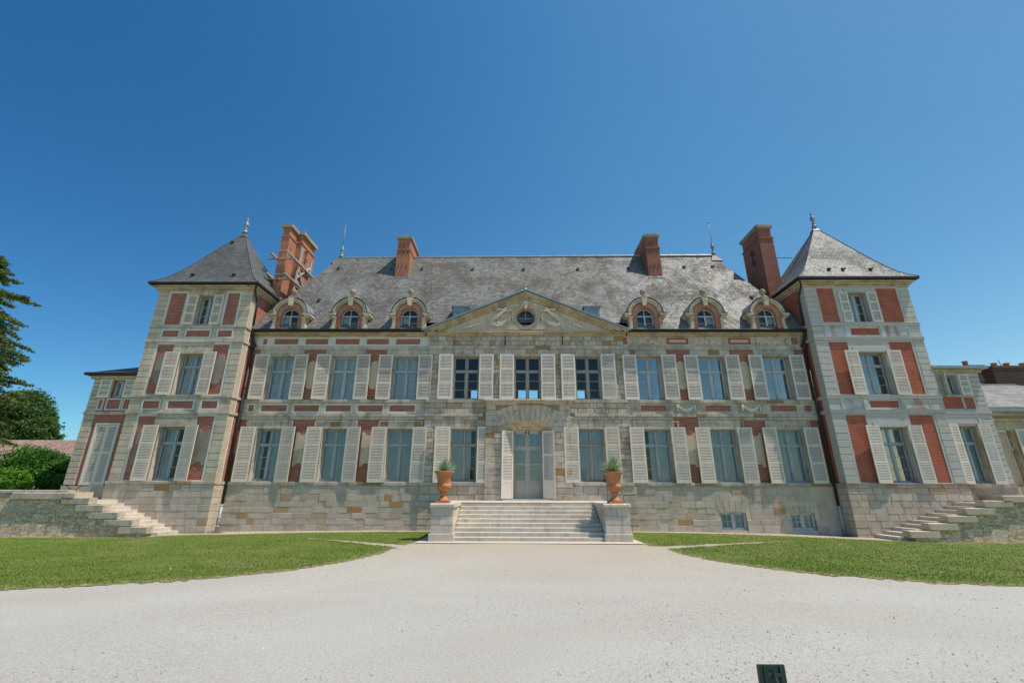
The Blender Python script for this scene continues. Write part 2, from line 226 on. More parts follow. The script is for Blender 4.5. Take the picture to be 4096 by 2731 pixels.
# ------------------------------------------------------------------ mesh helpers
WP={}
def wpos(o): return WP.get(o.name,Vector((0,0,0))) if o else Vector((0,0,0))
def tag(o,label=None,cat=None,group=None,kind=None):
    if label: o['label']=label
    if cat: o['category']=cat
    if group: o['group']=group
    if kind: o['kind']=kind
    return o
def thing(name,loc,label,cat,group=None):
    o=bpy.data.objects.new(name,None); C.objects.link(o); o.location=loc; o.empty_display_size=.3; WP[o.name]=Vector(loc); return tag(o,label,cat,group)
class MB:
    def __init__(s): s.v=[];s.f=[];s.t=[];s.mi=[];s.cur=0
    def face(s,pts,t=.5):
        b=len(s.v); s.v+= [tuple(p) for p in pts]; s.f.append(tuple(range(b,b+len(pts)))); s.t.append(t); s.mi.append(s.cur)
    def add(s,vs,fs,t=.5):
        b=len(s.v); s.v+=[tuple(p) for p in vs]
        for f in fs: s.f.append(tuple(i+b for i in f)); s.t.append(t); s.mi.append(s.cur)
    def box(s,x0,x1,y0,y1,z0,z1,t=.5,M4=None):
        vs=[(x0,y0,z0),(x1,y0,z0),(x1,y1,z0),(x0,y1,z0),(x0,y0,z1),(x1,y0,z1),(x1,y1,z1),(x0,y1,z1)]
        if M4: vs=[M4@Vector(p) for p in vs]
        s.add(vs,[(0,3,2,1),(4,5,6,7),(0,1,5,4),(1,2,6,5),(2,3,7,6),(3,0,4,7)],t)
    def block(s,x0,x1,yf,yb,z0,z1,t,bev=.012):
        # stone block, front face at yf, bevelled edges
        b=min(bev,(x1-x0)*.3,(z1-z0)*.3)
        vs=[(x0,yb,z0),(x1,yb,z0),(x1,yb,z1),(x0,yb,z1),(x0,yf+b,z0),(x1,yf+b,z0),(x1,yf+b,z1),(x0,yf+b,z1),(x0+b,yf,z0+b),(x1-b,yf,z0+b),(x1-b,yf,z1-b),(x0+b,yf,z1-b)]
        s.add(vs,[(8,9,10,11),(4,5,9,8),(5,6,10,9),(6,7,11,10),(7,4,8,11),(0,1,5,4),(1,2,6,5),(2,3,7,6),(3,0,4,7)],t)
    def poly_xz(s,pts,y0,y1,t=.5):
        # pts counter-clockwise seen from -Y (x right, z up)
        n=len(pts); vs=[(x,y0,z) for x,z in pts]+[(x,y1,z) for x,z in pts]
        s.add(vs,[tuple(range(n)),tuple(range(2*n-1,n-1,-1))]+[(i,i+n,(i+1)%n+n,(i+1)%n) for i in range(n)],t)
    def sweep(s,prof,p0,p1,t=.5):
        pass
    def lathe(s,prof,cx,cy,n=24,t=.5,mod=None,az=0):
        b=len(s.v)
        for r,z in prof:
            for i in range(n):
                a=2*math.pi*i/n; rr=r*(mod(a,z) if mod else 1); s.v.append((cx+rr*math.cos(a),cy+rr*math.sin(a),z))
        for k in range(len(prof)-1):
            for i in range(n):
                j=(i+1)%n; s.f.append((b+k*n+i,b+k*n+j,b+(k+1)*n+j,b+(k+1)*n+i)); s.t.append(t); s.mi.append(s.cur)
        s.f.append(tuple(b+i for i in reversed(range(n)))); s.t.append(t); s.mi.append(s.cur)
        e=b+(len(prof)-1)*n; s.f.append(tuple(e+i for i in range(n))); s.t.append(t); s.mi.append(s.cur)
    def tube(s,pts,rad,n=6,t=.5):
        pts=[Vector(p) for p in pts]; b=len(s.v)
        if isinstance(rad,(int,float)): rad=[rad]*len(pts)
        for i,p in enumerate(pts):
            d=(pts[min(i+1,len(pts)-1)]-pts[max(i-1,0)]).normalized(); a=Vector((0,0,1)) if abs(d.z)<.9 else Vector((1,0,0))
            u=d.cross(a).normalized(); v=d.cross(u)
            for k in range(n):
                an=2*math.pi*k/n; s.v.append(tuple(p+rad[i]*(math.cos(an)*u+math.sin(an)*v)))
        for i in range(len(pts)-1):
            for k in range(n):
                j=(k+1)%n; s.f.append((b+i*n+k,b+i*n+j,b+(i+1)*n+j,b+(i+1)*n+k)); s.t.append(t); s.mi.append(s.cur)
        s.f.append(tuple(b+k for k in reversed(range(n)))); s.t.append(t); s.mi.append(s.cur)
        e=b+(len(pts)-1)*n; s.f.append(tuple(e+k for k in range(n))); s.t.append(t); s.mi.append(s.cur)
    def ball(s,c,r,n=10,t=.5,sc=(1,1,1)):
        prof=[(r*math.sin(math.pi*i/(n//2)),-r*math.cos(math.pi*i/(n//2))) for i in range(n//2+1)]
        b=len(s.v); s.lathe([(max(q,1e-4),z) for q,z in prof],0,0,n,t)
        for i in range(b,len(s.v)):
            x,y,z=s.v[i]; s.v[i]=(c[0]+x*sc[0],c[1]+y*sc[1],c[2]+z*sc[2])
    def patch(s,a,b,c,d,nu,nv,amp=0,t=.5):
        # grid over quad a,b (bottom) c,d (top: c above b, d above a)
        a,b,c,d=map(Vector,(a,b,c,d)); nrm=(b-a).cross(d-a).normalized(); base=len(s.v)
        for j in range(nv+1):
            for i in range(nu+1):
                u=i/nu; v=j/nv; p=(a*(1-u)+b*u)*(1-v)+(d*(1-u)+c*u)*v
                if amp and 0<i<nu and 0<j<nv: p=p+nrm*amp*noise.noise(p*.9)
                s.v.append(tuple(p))
        for j in range(nv):
            for i in range(nu):
                q=base+j*(nu+1)+i; s.f.append((q,q+1,q+nu+2,q+nu+1)); s.t.append(t); s.mi.append(s.cur)
    def build(s,name,mats,parent=None,smooth=False,raw=False):
        me=bpy.data.meshes.new(name); off=Vector((0,0,0)) if raw else wpos(parent)
        me.from_pydata([tuple(Vector(p)-off) for p in s.v],[],s.f)
        for m in (mats if isinstance(mats,(list,tuple)) else [mats]): me.materials.append(M[m])
        at=me.attributes.new('tint','FLOAT','FACE'); at.data.foreach_set('value',s.t)
        me.polygons.foreach_set('material_index',s.mi)
        if smooth: me.polygons.foreach_set('use_smooth',[True]*len(me.polygons))
        me.update(); o=bpy.data.objects.new(name,me); C.objects.link(o)
        if parent: o.parent=parent; WP[o.name]=off.copy()
        return o
def inst(name,me,parent,loc,rz=0):
    o=bpy.data.objects.new(name,me); C.objects.link(o); o.parent=parent; o.location=Vector(loc)-wpos(parent); o.rotation_euler=(0,0,rz); WP[o.name]=Vector(loc); return o
def gz(x,y=0):
    k=min(1,abs(x)/15); return -(0.12 if x<0 else .2)*k*k
R=random.random; U=random.uniform
def wall_grid(mb,x0,x1,z0,z1,y,ops,depth=.4,t=.5):
    xs=sorted({x0,x1,*[o[0] for o in ops],*[o[1] for o in ops]}); zs=sorted({z0,z1,*[o[2] for o in ops],*[o[3] for o in ops]})
    xs=[x for x in xs if x0<=x<=x1]; zs=[z for z in zs if z0<=z<=z1]
    for i in range(len(xs)-1):
        for j in range(len(zs)-1):
            cx=(xs[i]+xs[i+1])/2; cz=(zs[j]+zs[j+1])/2
            if any(o[0]<cx<o[1] and o[2]<cz<o[3] for o in ops): continue
            mb.face([(xs[i],y,zs[j]),(xs[i+1],y,zs[j]),(xs[i+1],y,zs[j+1]),(xs[i],y,zs[j+1])],t)
    for a,b,c,d in ops:
        mb.face([(a,y,c),(a,y,d),(a,y+depth,d),(a,y+depth,c)],t); mb.face([(b,y,d),(b,y,c),(b,y+depth,c),(b,y+depth,d)],t)
        mb.face([(a,y,d),(b,y,d),(b,y+depth,d),(a,y+depth,d)],t); mb.face([(b,y,c),(a,y,c),(a,y+depth,c),(b,y+depth,c)],t)
def course(mb,x0,x1,z0,z1,yf,yb,wmin,wmax,ops=(),j=.009,jit=.006,tr=(0,1),bev=.01,edge=0):
    # one course of cut stones, clear of the openings
    free=[(x0,x1)]
    for a,b,c,d in ops:
        if c<z1-.02 and d>z0+.02:
            nf=[]
            for p,q in free:
                if b<=p or a>=q: nf.append((p,q)); continue
                if a>p: nf.append((p,a))
                if b<q: nf.append((b,q))
            free=nf
    for p,q in free:
        L=q-p
        if L<.03: continue
        k=max(1,round(L/U(wmin,wmax))); ws=[U(.7,1.3) for _ in range(k)]; S=sum(ws); x=p
        for wv in ws:
            x2=x+L*wv/S; mb.block(x+(j if x>p+1e-6 else edge),x2-(j if x2<q-1e-6 else edge),yf-U(0,jit),yb,z0+j,z1-j,U(*tr),bev); x=x2
def rows(z0,z1,h,cuts=()):
    zs=[z0]
    pts=sorted([c for c in cuts if z0<c<z1]+[z1])
    for c in pts:
        a=zs[-1]; k=max(1,round((c-a)/h)); 
        for i in range(1,k+1): zs.append(a+(c-a)*i/k)
    return zs
def ashlar(mb,x0,x1,z0,z1,yf,yb,h,wmin,wmax,ops=(),cuts=None,**k):
    if cuts is None: cuts=[v for o in ops for v in o[2:4]]
    zs=rows(z0,z1,h,cuts)
    for a,b in zip(zs,zs[1:]): course(mb,x0,x1,a,b,yf,yb,wmin,wmax,ops,**k)
def frame_rect(mb,x0,x1,z0,z1,w,yf,yb,t=.5):
    mb.box(x0-w,x1+w,yf,yb,z1,z1+w,t); mb.box(x0-w,x1+w,yf,yb,z0-w,z0,t); mb.box(x0-w,x0,yf,yb,z0,z1,t); mb.box(x1,x1+w,yf,yb,z0,z1,t)
# ------------------------------------------------------------------ shutters and windows
SHC={}
def shutter_mesh(w,h,mat='shutter_paint',seg=3,pitch=.063,solid=0,arch=0,th=.036):
    key=(round(w,2),round(h,2),mat,seg,solid,arch)
    if key in SHC: return SHC[key]
    mb=MB(); st=.07; y0,y1=-th/2,th/2
    mb.box(0,st,y0,y1,0,h); mb.box(w-st,w,y0,y1,0,h-arch)
    rails=[(0,.12)]; body0=.12
    if solid:
        mb.box(st+.03,w-st-.03,y0+.006,y1-.006,.15,solid-.05)
        for k in range(1,4): mb.box(st+.03+(w-2*st-.06)*k/4-.003,st+.03+(w-2*st-.06)*k/4+.003,y0+.001,y0+.006,.15,solid-.05,0)
        mb.box(st,w-st,y0+.008,y1-.008,.12,solid,0); rails.append((solid-.05,solid+.05)); body0=solid+.05
    top=h-.065-arch
    L=top-body0; cuts=[body0+L*i/seg for i in range(seg+1)]
    if solid: cuts=[body0,body0+L*.52,top]
    for c in cuts[1:-1]: rails.append((c-.035,c+.035))
    rails.append((top,h-arch))
    for a,b in rails: mb.box(st,w-st,y0,y1,a,b)
    if arch: mb.add([(0,y0,h-arch),(w,y0,h-arch),(0,y0,h),(0,y1,h-arch),(w,y1,h-arch),(0,y1,h)],[(0,1,2),(5,4,3),(1,4,5,2),(0,2,5,3)])
    rails.sort()
    for (a0,a1),(b0,b1) in zip(rails,rails[1:]):
        if solid and a0==0: continue
        n=max(1,int((b0-a1-.01)/pitch)); p=(b0-a1)/n
        for k in range(n):
            zc=a1+p*(k+.5); dz=.024; dy=.020; t=.0055
            mb.add([(st,-dy,zc-dz-t),(w-st,-dy,zc-dz-t),(w-st,dy,zc+dz-t),(st,dy,zc+dz-t),(st,-dy,zc-dz+t),(w-st,-dy,zc-dz+t),(w-st,dy,zc+dz+t),(st,dy,zc+dz+t)],
                   [(0,3,2,1),(4,5,6,7),(0,1,5,4),(1,2,6,5),(2,3,7,6),(3,0,4,7)])
    o=mb.build('shutter',mat); me=o.data; bpy.data.objects.remove(o); SHC[key]=me; return me
def mirrored(me):
    k=me.name+'_m'
    if k in SHC: return SHC[k]
    m2=me.copy(); m2.transform(Matrix.Scale(-1,4,(1,0,0))); m2.flip_normals(); SHC[k]=m2; return m2
def place_shutter(parent,xh,side,w,z0,h,yf,mat='shutter_paint',ang=None,**k):
    # xh: hinge edge x, side -1 opens to the left, +1 to the right
    me=shutter_mesh(w,h,mat,**k); a=ang if ang is not None else math.radians(U(.5,3.5) if R()<.7 else U(4,9))
    if side>0: o=inst('shutter',me,parent,(xh,yf,z0),-a)
    else:
        # left leaf: mirror by rotating 180 degrees
        o=inst('shutter',mirrored(me),parent,(xh,yf,z0),a)
    o.rotation_euler[1]=math.radians(U(-.35,.35)); return o
WIN_DEPTH=.2
def window(parent,x0,x1,z0,z1,y,mat='window_wood',backing=None,shutters=None,shmat='shutter_paint',transom=.70,cols=2,lrows=3,urows=1,sill=None,sy=None,label=None,depth=WIN_DEPTH,barred=False,backdepth=.03,part=None,glass='glass',sur=None):
    mb=MB(); f=.055; yy=y+depth; yb=yy+.05
    mb.box(x0,x0+f,yy,yb,z0,z1); mb.box(x1-f,x1,yy,yb,z0,z1); mb.box(x0+f,x1-f,yy,yb,z0,z0+f); mb.box(x0+f,x1-f,yy,yb,z1-f,z1)
    zt=z0+(z1-z0)*transom if transom else z1-f
    xm=(x0+x1)/2
    if transom: mb.box(x0+f,x1-f,yy-.035,yb,zt-.04,zt+.04)
    mb.box(xm-.05,xm+.05,yy-.02,yb-.002,z0+f,zt-.04 if transom else z1-f)
    if transom: mb.box(xm-.035,xm+.035,yy-.012,yb-.002,zt+.04,z1-f)
    for sx0,sx1 in ((x0+f,xm-.05),(xm+.05,x1-f)):
        mb.box(sx0,sx0+.035,yy+.008,yb-.004,z0+f,zt); mb.box(sx1-.035,sx1,yy+.008,yb-.004,z0+f,zt); mb.box(sx0,sx1,yy+.008,yb-.004,z0+f,z0+f+.05)
        zb=zt-.04 if transom else z1-f
        mb.box(sx0,sx1,yy+.008,yb-.004,zb-.04,zb)
        for k in range(1,lrows):
            z=z0+f+(zb-z0-f)*k/lrows; mb.box(sx0,sx1,yy+.012,yb-.008,z-.012,z+.012)
        if transom:
            mb.box(sx0,sx0+.03,yy+.01,yb-.006,zt+.04,z1-f); mb.box(sx1-.03,sx1,yy+.01,yb-.006,zt+.04,z1-f); mb.box(sx0,sx1,yy+.01,yb-.006,z1-f-.03,z1-f); mb.box(sx0,sx1,yy+.01,yb-.006,zt+.04,zt+.07)
        if cols>2: 
            xq=(sx0+sx1)/2; mb.box(xq-.01,xq+.01,yy+.012,yb-.008,z0+f,zb)
    W=mb.build('window',mat,parent)
    if label: W['label']=label
    g=MB()
    # each pane of glass sits at its own slight tilt
    zb=zt if transom else z1-f
    for sx0,sx1 in ((x0+f,xm-.05),(xm+.05,x1-f)):
        zl=[z0+f+(zb-z0-f)*k/lrows for k in range(lrows+1)]+([z1-f] if transom else [])
        for a,b in zip(zl,zl[1:]):
            e=U(-.004,.004); e2=U(-.003,.003); g.face([(sx0,yy+.025-e,a),(sx1,yy+.025-e2,a),(sx1,yy+.025+e,b),(sx0,yy+.025+e2,b)])
    g.build('pane',glass,W)
    if sur: surround(x0,x1,z0,z1,sur[0],sur[1],W,depth=.2+(y-sur[0]-.05),w=sur[2])
    if backing:
        b=MB(); yk=yb+backdepth
        if backing=='board':   # panelled inner shutters
            n=4; ww=(x1-x0)/n
            gone=int(U(0,3.99)) if R()<.4 else -1
            for k in range(n):
                if k==gone: continue
                a=x0+ww*k; b.box(a+.004,a+ww-.004,yk,yk+.025,z0,z1)
                for q0,q1 in ((.05,.22),(.25,.55),(.58,.95)):
                    frame_rect(b,a+.07,a+ww-.07,z0+(z1-z0)*q0,z0+(z1-z0)*q1,.015,yk-.008,yk+.001)
            b.build('inner_shutter','board',W)
        elif backing=='curtain':
            n=40; 
            for k in range(n):
                xa=x0+(x1-x0)*k/n; xb=x0+(x1-x0)*(k+1)/n; o1=.018*math.sin(k*.9)+.01*math.sin(k*2.3); o2=.018*math.sin((k+1)*.9)+.01*math.sin((k+1)*2.3)
                b.face([(xa,yk+o1,z0),(xb,yk+o2,z0),(xb,yk+o2,z1),(xa,yk+o1,z1)])
            b.build('curtain','curtain',W)
        elif backing=='voile':
            for sa,sb in ((x0,x0+(x1-x0)*.42),(x1-(x1-x0)*.2,x1)):
                n=16
                for k in range(n):
                    xa=sa+(sb-sa)*k/n; xb=sa+(sb-sa)*(k+1)/n; o1=.02*math.sin(k*1.3); o2=.02*math.sin((k+1)*1.3)
                    b.face([(xa,yk+o1,z0),(xb,yk+o2,z0),(xb,yk+o2,z1),(xa,yk+o1,z1)])
            b.build('curtain','voile',W)
        elif backing=='side':
            n=14; sa,sb=x1-(x1-x0)*.33,x1
            for k in range(n):
                xa=sa+(sb-sa)*k/n; xb=sa+(sb-sa)*(k+1)/n; o1=.02*math.sin(k*1.3); o2=.02*math.sin((k+1)*1.3)
                b.face([(xa,yk+o1,z0),(xb,yk+o2,z0),(xb,yk+o2,z1),(xa,yk+o1,z1)])
            b.build('curtain','voile',W)
    if shutters:
        wl,wr,sz0,sz1=shutters; ysh=(sy if sy is not None else y-.13)
        place_shutter(W,x0-.005,-1,wl,sz0,sz1-sz0,ysh,shmat); place_shutter(W,x1+.005,1,wr,sz0,sz1-sz0,ysh,shmat)
    return W
# ------------------------------------------------------------------ the chateau
CH=thing('chateau',(0,0,0),'long stone and brick chateau with slate roofs, shutters and two corner towers','chateau')
FF=[(-12.46,-11.24),(-9.45,-8.19),(-6.44,-5.19),(-3.49,-2.23),(-.55,.73),(2.38,3.61),(5.36,6.57),(8.34,9.62),(11.44,12.72)]
GF=[(-12.49,-11.29),(-9.43,-8.28),(-6.44,-5.24),(-3.47,-2.24),None,(2.40,3.58),(5.41,6.66),(8.44,9.67),(11.49,12.72)]
opF=[(a,b,5.69,7.83) for a,b in FF]; opG=[(g[0],g[1],1.99,4.33) for g in GF if g]
cel=[(8.42,9.55,.02,.74),(11.45,12.51,.02,.72)]
XL,XR=-13.5,13.71
mb=MB(); wall_grid(mb,XL,XR,-.4,9.05,0,opF+opG+[(-.62,.75,1.2,4.4)]+cel,.34)
# rear and side walls with three tall rear windows opposite the middle front ones
rear=[(-3.35,-2.1,5.9,7.78),(-.3,.95,5.9,7.78),(2.75,3.99,5.9,7.78)]
zs=[-.4,5.9,7.78,9.05]; xs=[XL,-3.35,-2.1,-.3,.95,2.75,3.99,XR]
for i in range(7):
    for j in range(3):
        if j==1 and i in (1,3,5): continue
        mb.box(xs[i],xs[i+1],7.3,7.5,zs[j],zs[j+1])
mb.box(XL,XL+.2,.4,7.3,-.4,9.05); mb.box(XR-.2,XR,.4,7.3,-.4,9.05)
mb.build('wall','old_brick',CH)
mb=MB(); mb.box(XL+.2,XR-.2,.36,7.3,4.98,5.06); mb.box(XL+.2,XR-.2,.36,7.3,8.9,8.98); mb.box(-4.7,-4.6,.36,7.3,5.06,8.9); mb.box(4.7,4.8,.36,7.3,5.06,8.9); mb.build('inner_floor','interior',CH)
# plinth
ops_c=[(a-.0,b+.0,c,d) for a,b,c,d in cel]
mb=MB(); back=MB()
wall_grid(back,XL,XR,-.4,1.82,-.103,ops_c+[(-1.86,2.04,1.15,1.9)],.1)
back.build('plinth_bed','mortar',CH)
pl=MB()
zr=[-.3,.2,.44,.68,.92,1.17,1.46,1.82]
vous=[(8.25,9.75,.62,1.18),(11.3,12.7,.6,1.0)]
for a,b in zip(zr,zr[1:]):
    course(pl,XL,-4.75,a,b,-.112,-.05,.38,.68,[(-9.93,-9.74,.04,.2)]+ops_c,jit=.016,bev=.010,j=.006); course(pl,4.85,XR,a,b,-.11,-.05,.38,.68,ops_c+vous+[(5.76,6.16,.13,.24)],jit=.016,bev=.010,j=.006)
    course(pl,-4.75,4.85,a,b,-.19,-.05,.4,.7,[(-1.86,2.04,1.2,1.9)],jit=.02,bev=.012,j=.007)
for (a,b,c,d) in ((8.42,9.55,.74,1.17),(11.45,12.51,.72,1.0)):   # flat arches over the cellar windows
    xm=(a+b)/2; n=5
    for k in range(n):
        u0=-1+2*k/n; u1=-1+2*(k+1)/n; hw=(b-a)/2
        pl.poly_xz([(xm+u0*hw+.008,c+.03*(1-u0*u0)),(xm+u1*hw-.008,c+.03*(1-u1*u1)),(xm+u1*(hw+.16)-.008,d),(xm+u0*(hw+.16)+.008,d)],-.125-.01*R(),-.05,U(.2,.9))
pl.build('plinth','plinth_stone',CH)
for b in ((-9.93,-9.74,-.1,-.09,.04,.2),(5.76,6.16,-.1,-.09,.13,.24)): mb=MB(); mb.box(*b); mb.build('air_vent','gutter_metal',CH)
for a,b,c,d in cel: window(CH,a,b,c,d,-.1,'white_wood','curtain',transom=None,lrows=2,cols=4,depth=.10,label='small cellar window with white frame')
# string courses and stone dressings of the main front
def cpart(name,mat,*a,**k):
    m=MB(); course(m,*a,**k); return m.build(name,mat,CH)
def strings(x0,x1,dy=0,skip=None):
    sk=[skip] if skip else []
    for a,b in ([(x0,x1)] if not skip else [(x0,-1.86),(2.04,x1)]): cpart('sill_course','trim_stone',a,b,1.82,1.98,-.14-dy,.0,.6,1.5,[],jit=.003,j=.003)
    for a,b in ([(x0,x1)] if not skip else [(x0,skip[0]),(skip[1],x1)]):
        cpart('string_course','trim_stone',a,b,4.89,5.04,-.08-dy,.0,.5,1.4,[],jit=.004,j=.003)
        cpart('sill_course','trim_stone',a,b,5.54,5.685,-.09-dy,.0,.6,1.6,[],jit=.003,j=.003)
    cpart('string_course','trim_stone',x0,x1,8.17,8.36,-.05-dy,.0,.4,1.2,[],jit=.004,j=.004)
strings(XL,-4.72); strings(4.78,XR); strings(-4.72,4.78,.1,(-2.0,2.26,4.5,5.7))
def dress(ranges,z0,z1,yf,h,wmin,wmax):
    for a,b in ranges: m=MB(); ashlar(m,a,b,z0,z1,yf,.0,h,wmin,wmax,(),jit=.004,j=.003); m.build('lintel','trim_stone',CH)
dress([(-13.05,-10.93),(-9.80,-7.86),(-6.81,-4.72)],4.40,4.74,-.035,.34,.3,.5)
cpart('string_course','trim_stone',XL,-4.72,4.75,4.89,-.04,0,.4,1.1,j=.003)
dress([(4.78,6.88),(8.0,9.95),(11.1,13.05)],4.40,4.74,-.035,.34,.3,.5)
cpart('string_course','trim_stone',4.78,6.88,4.75,4.89,-.04,0,.4,1.1,j=.003); cpart('string_course','trim_stone',8.0,XR,4.75,4.89,-.04,0,.4,1.1,j=.003)
dress([(-13.02,-10.86),(-9.79,-7.85),(-6.79,-4.72),(4.78,6.9),(8.0,9.95),(11.12,13.1)],7.86,8.17,-.035,.31,.3,.55)
for g in GF:
    if g and not(-4.7<g[0]<4.7):
        m=MB(); m.poly_xz([(g[0]-.42,4.42),(g[0]-.37,4.42),(g[0]-.37,4.66),(g[1]+.37,4.66),(g[1]+.37,4.42),(g[1]+.42,4.42),(g[1]+.42,4.70),(g[0]-.42,4.70)],-.065,-.03,.6); m.build('lintel_moulding','trim_stone',CH)
# window surrounds
def surround(a,b,c,d,y,mat='trim_stone',parent=None,w=.09,depth=.2,yw=None):
    # moulded stone edge round an opening with its reveal
    yw=(y+.05) if yw is None else yw; m=MB()
    m.box(a-w,a,y,yw,c,d+w*.8,.5); m.box(b,b+w,y,yw,c,d+w*.8,.5); m.box(a,b,y,yw,d,d+w*.8,.5)
    m.box(a-.004,a+.012,y+.01,yw+depth,c,d-.012,.7); m.box(b-.012,b+.004,y+.01,yw+depth,c,d-.012,.7); m.box(a-.004,b+.004,y+.01,yw+depth,d-.012,d+.004,.7)
    m.box(a-.02,b+.02,y-.03,yw+depth,c-.035,c,.6)
    return m.build('window_surround',mat,parent or CH)
# frieze bands with brick panels and white render frames
def band(rects,x0,x1,z0,z1,zb0,zb1,yf,frame=True,mat='fr',extra=None):
    tgt=MB(); xs=[x0]
    for a,b in rects: xs+= [a,b]
    xs.append(x1)
    tgt.box(x0,x1,yf,0,z0,zb0,.7); tgt.box(x0,x1,yf,0,zb1,z1,.7)
    for i in range(0,len(xs),2):
        if xs[i+1]-xs[i]>.02: tgt.box(xs[i],xs[i+1],yf,0,zb0,zb1,U(.3,.9))
    if frame:
        for a,b in rects: wf=MB(); frame_rect(wf,a,b,zb0,zb1,.075,yf-.012,yf+.004,.5); wf.build('panel_frame','white_stucco',CH)
        for i in range(2,len(xs)-2,2):
            m=(xs[i]+xs[i+1])/2; tgt.box(m-.10,m+.10,yf-.015,yf+.004,z0+.02,z1-.02,U(.3,.9))
    if extra: extra(tgt)
    tgt.build('frieze','trim_stone' if mat=='fr' else 'white_stucco',CH)
bl=[(-13.10,-12.86),(-12.49,-11.28),(-10.95,-9.76),(-9.43,-8.25),(-7.91,-6.75),(-6.43,-5.23)]
band(bl,XL,-4.72,5.04,5.54,5.13,5.42,-.04)
def ex1(t):
    for a in (7.52,10.55): frame_rect(t,a-.52,a+.52,5.13,5.47,.025,-.06,-.036,.5)
band([(5.41,6.59),(8.44,9.61),(11.48,12.69),(13.07,13.41)],4.78,XR,5.04,5.54,5.16,5.44,-.04,False,extra=ex1)
tl=[(-13.0,-12.79),(-12.43,-11.24),(-10.88,-9.76),(-9.39,-8.21),(-7.85,-6.75),(-6.39,-5.20)]
def ex2(t):
    for i in range(len(tl)-1): m=(tl[i][1]+tl[i+1][0])/2; t.box(m-.11,m+.11,-.055,-.036,8.39,8.8,.5)
band(tl,XL,-4.72,8.36,8.84,8.44,8.73,-.04,False,'wf',ex2)
def ex3(t):
    for a,b in ((5.3,6.7),(8.25,9.75),(11.3,12.8)): frame_rect(t,a+.05,b-.05,8.43,8.82,.03,-.06,-.036,.5); t.box(a-.14,a-.04,-.06,-.036,8.4,8.86,.5); t.box(b+.04,b+.14,-.06,-.036,8.4,8.86,.5)
band([(4.81,5.02),(6.95,8.03),(9.97,11.09),(13.08,13.39)],4.78,XR,8.36,8.88,8.45,8.80,-.04,False,extra=ex3)
for a,b in ((7.1,7.9),(10.12,10.95)): m=MB(); m.box(a,b,-.04,.0,8.55,8.70,.5); m.build('inset_panel','panel_stone',CH)
# cartouche plates between the windows
def capsule(cx,z0,z1,w,y,parent=None,mat='panel_stone'):
    pn=MB()
    r=w/2*.78; pts=[]
    for k in range(13): a=math.pi+math.pi*k/12; pts.append((cx+r*math.cos(a),z0+r+r*math.sin(a)))
    pts+=[(cx+w/2,z0+r+.1),(cx+w/2,z1-r-.1)]
    for k in range(13): a=math.pi*k/12; pts.append((cx+r*math.cos(a),z1-r+r*math.sin(a)))
    pts+=[(cx-w/2,z1-r-.1),(cx-w/2,z0+r+.1)]
    pn.poly_xz(pts,y-.03,y+.01,U(.3,.9)); pn.build('wall_plaque',mat,parent or CH)
def notched(cx,z0,z1,w,y,parent=None,mat='panel_stone'):
    pn=MB()
    r=w*.30; pts=[(cx-w/2,z0)]
    for k in range(11): a=math.pi-math.pi*k/10; pts.append((cx+r*math.cos(a),z0+r*.9*math.sin(a)))
    pts+=[(cx+w/2,z0),(cx+w/2,z1)]
    for k in range(11): a=math.pi*k/10; pts.append((cx+r*math.cos(a),z1-r*.9*math.sin(a)))
    pts+=[(cx-w/2,z1)]
    pn.poly_xz(pts,y-.03,y+.01,U(.3,.9)); pn.build('wall_plaque',mat,parent or CH)
for cx in (-10.37,-7.32,7.51,10.56): capsule(cx,6.20,7.60,.54,0); 
for cx in (-10.37,-7.32,7.53,10.56): notched(cx,2.64,4.17,.54,0)
# ------------------------------------------------------------------ central bay of cut stone
ris=MB(); rb=MB()
rops=[o for o in opF+opG if -4.7<o[0]<4.7]
wall_grid(rb,-4.72,4.78,1.82,8.84,-.112,rops+[(-1.86,2.04,1.15,5.5)],.12)
rb.box(-4.72,-4.70,-.1,0,1.8,8.84); rb.box(4.76,4.78,-.1,0,1.8,8.84)
rb.build('central_bay_bed','dark_mortar',CH)
blk=[(a-.09,b+.09,c,d+.07) for a,b,c,d in rops]; por=(-1.86,2.04,1.15,5.6)
ashlar(ris,-4.72,4.78,1.98,4.40,-.13,-.08,.245,.32,.6,blk+[por],cuts=[4.4],jit=.015,bev=.016)
ashlar(ris,-4.72,4.78,4.40,4.75,-.13,-.08,.33,.35,.6,[por],jit=.012); course(ris,-4.72,4.78,4.75,4.89,-.135,-.08,.4,1.0,[por],jit=.01)
ashlar(ris,-4.72,4.78,5.04,5.54,-.14,-.08,.25,.35,.7,[por],jit=.02,bev=.016)
ashlar(ris,-4.72,4.78,5.69,7.9,-.13,-.08,.245,.3,.55,blk,cuts=[7.9],jit=.015,bev=.016)
course(ris,-4.72,4.78,7.9,8.17,-.13,-.08,.3,.6,[],jit=.01); ashlar(ris,-4.72,4.78,8.36,8.84,-.13,-.08,.24,.25,.55,[],jit=.018,bev=.016)
ris.build('central_bay','ashlar_stone',CH)
for x in (-1.0,1.82): mb=MB(); mb.box(x-.02,x+.02,-.17,-.15,8.38,8.80); mb.box(x-.03,x+.03,-.18,-.15,8.78,8.84); mb.build('wall_tie','iron',CH)
# ------------------------------------------------------------------ doorway
PC=.065; RA=2.36; zc=4.70-RA
def archpt(th,r): return (PC+r*math.sin(th),zc+r*math.cos(th))
TH=math.asin(1.12/RA)
pb=MB(); yf=-.27
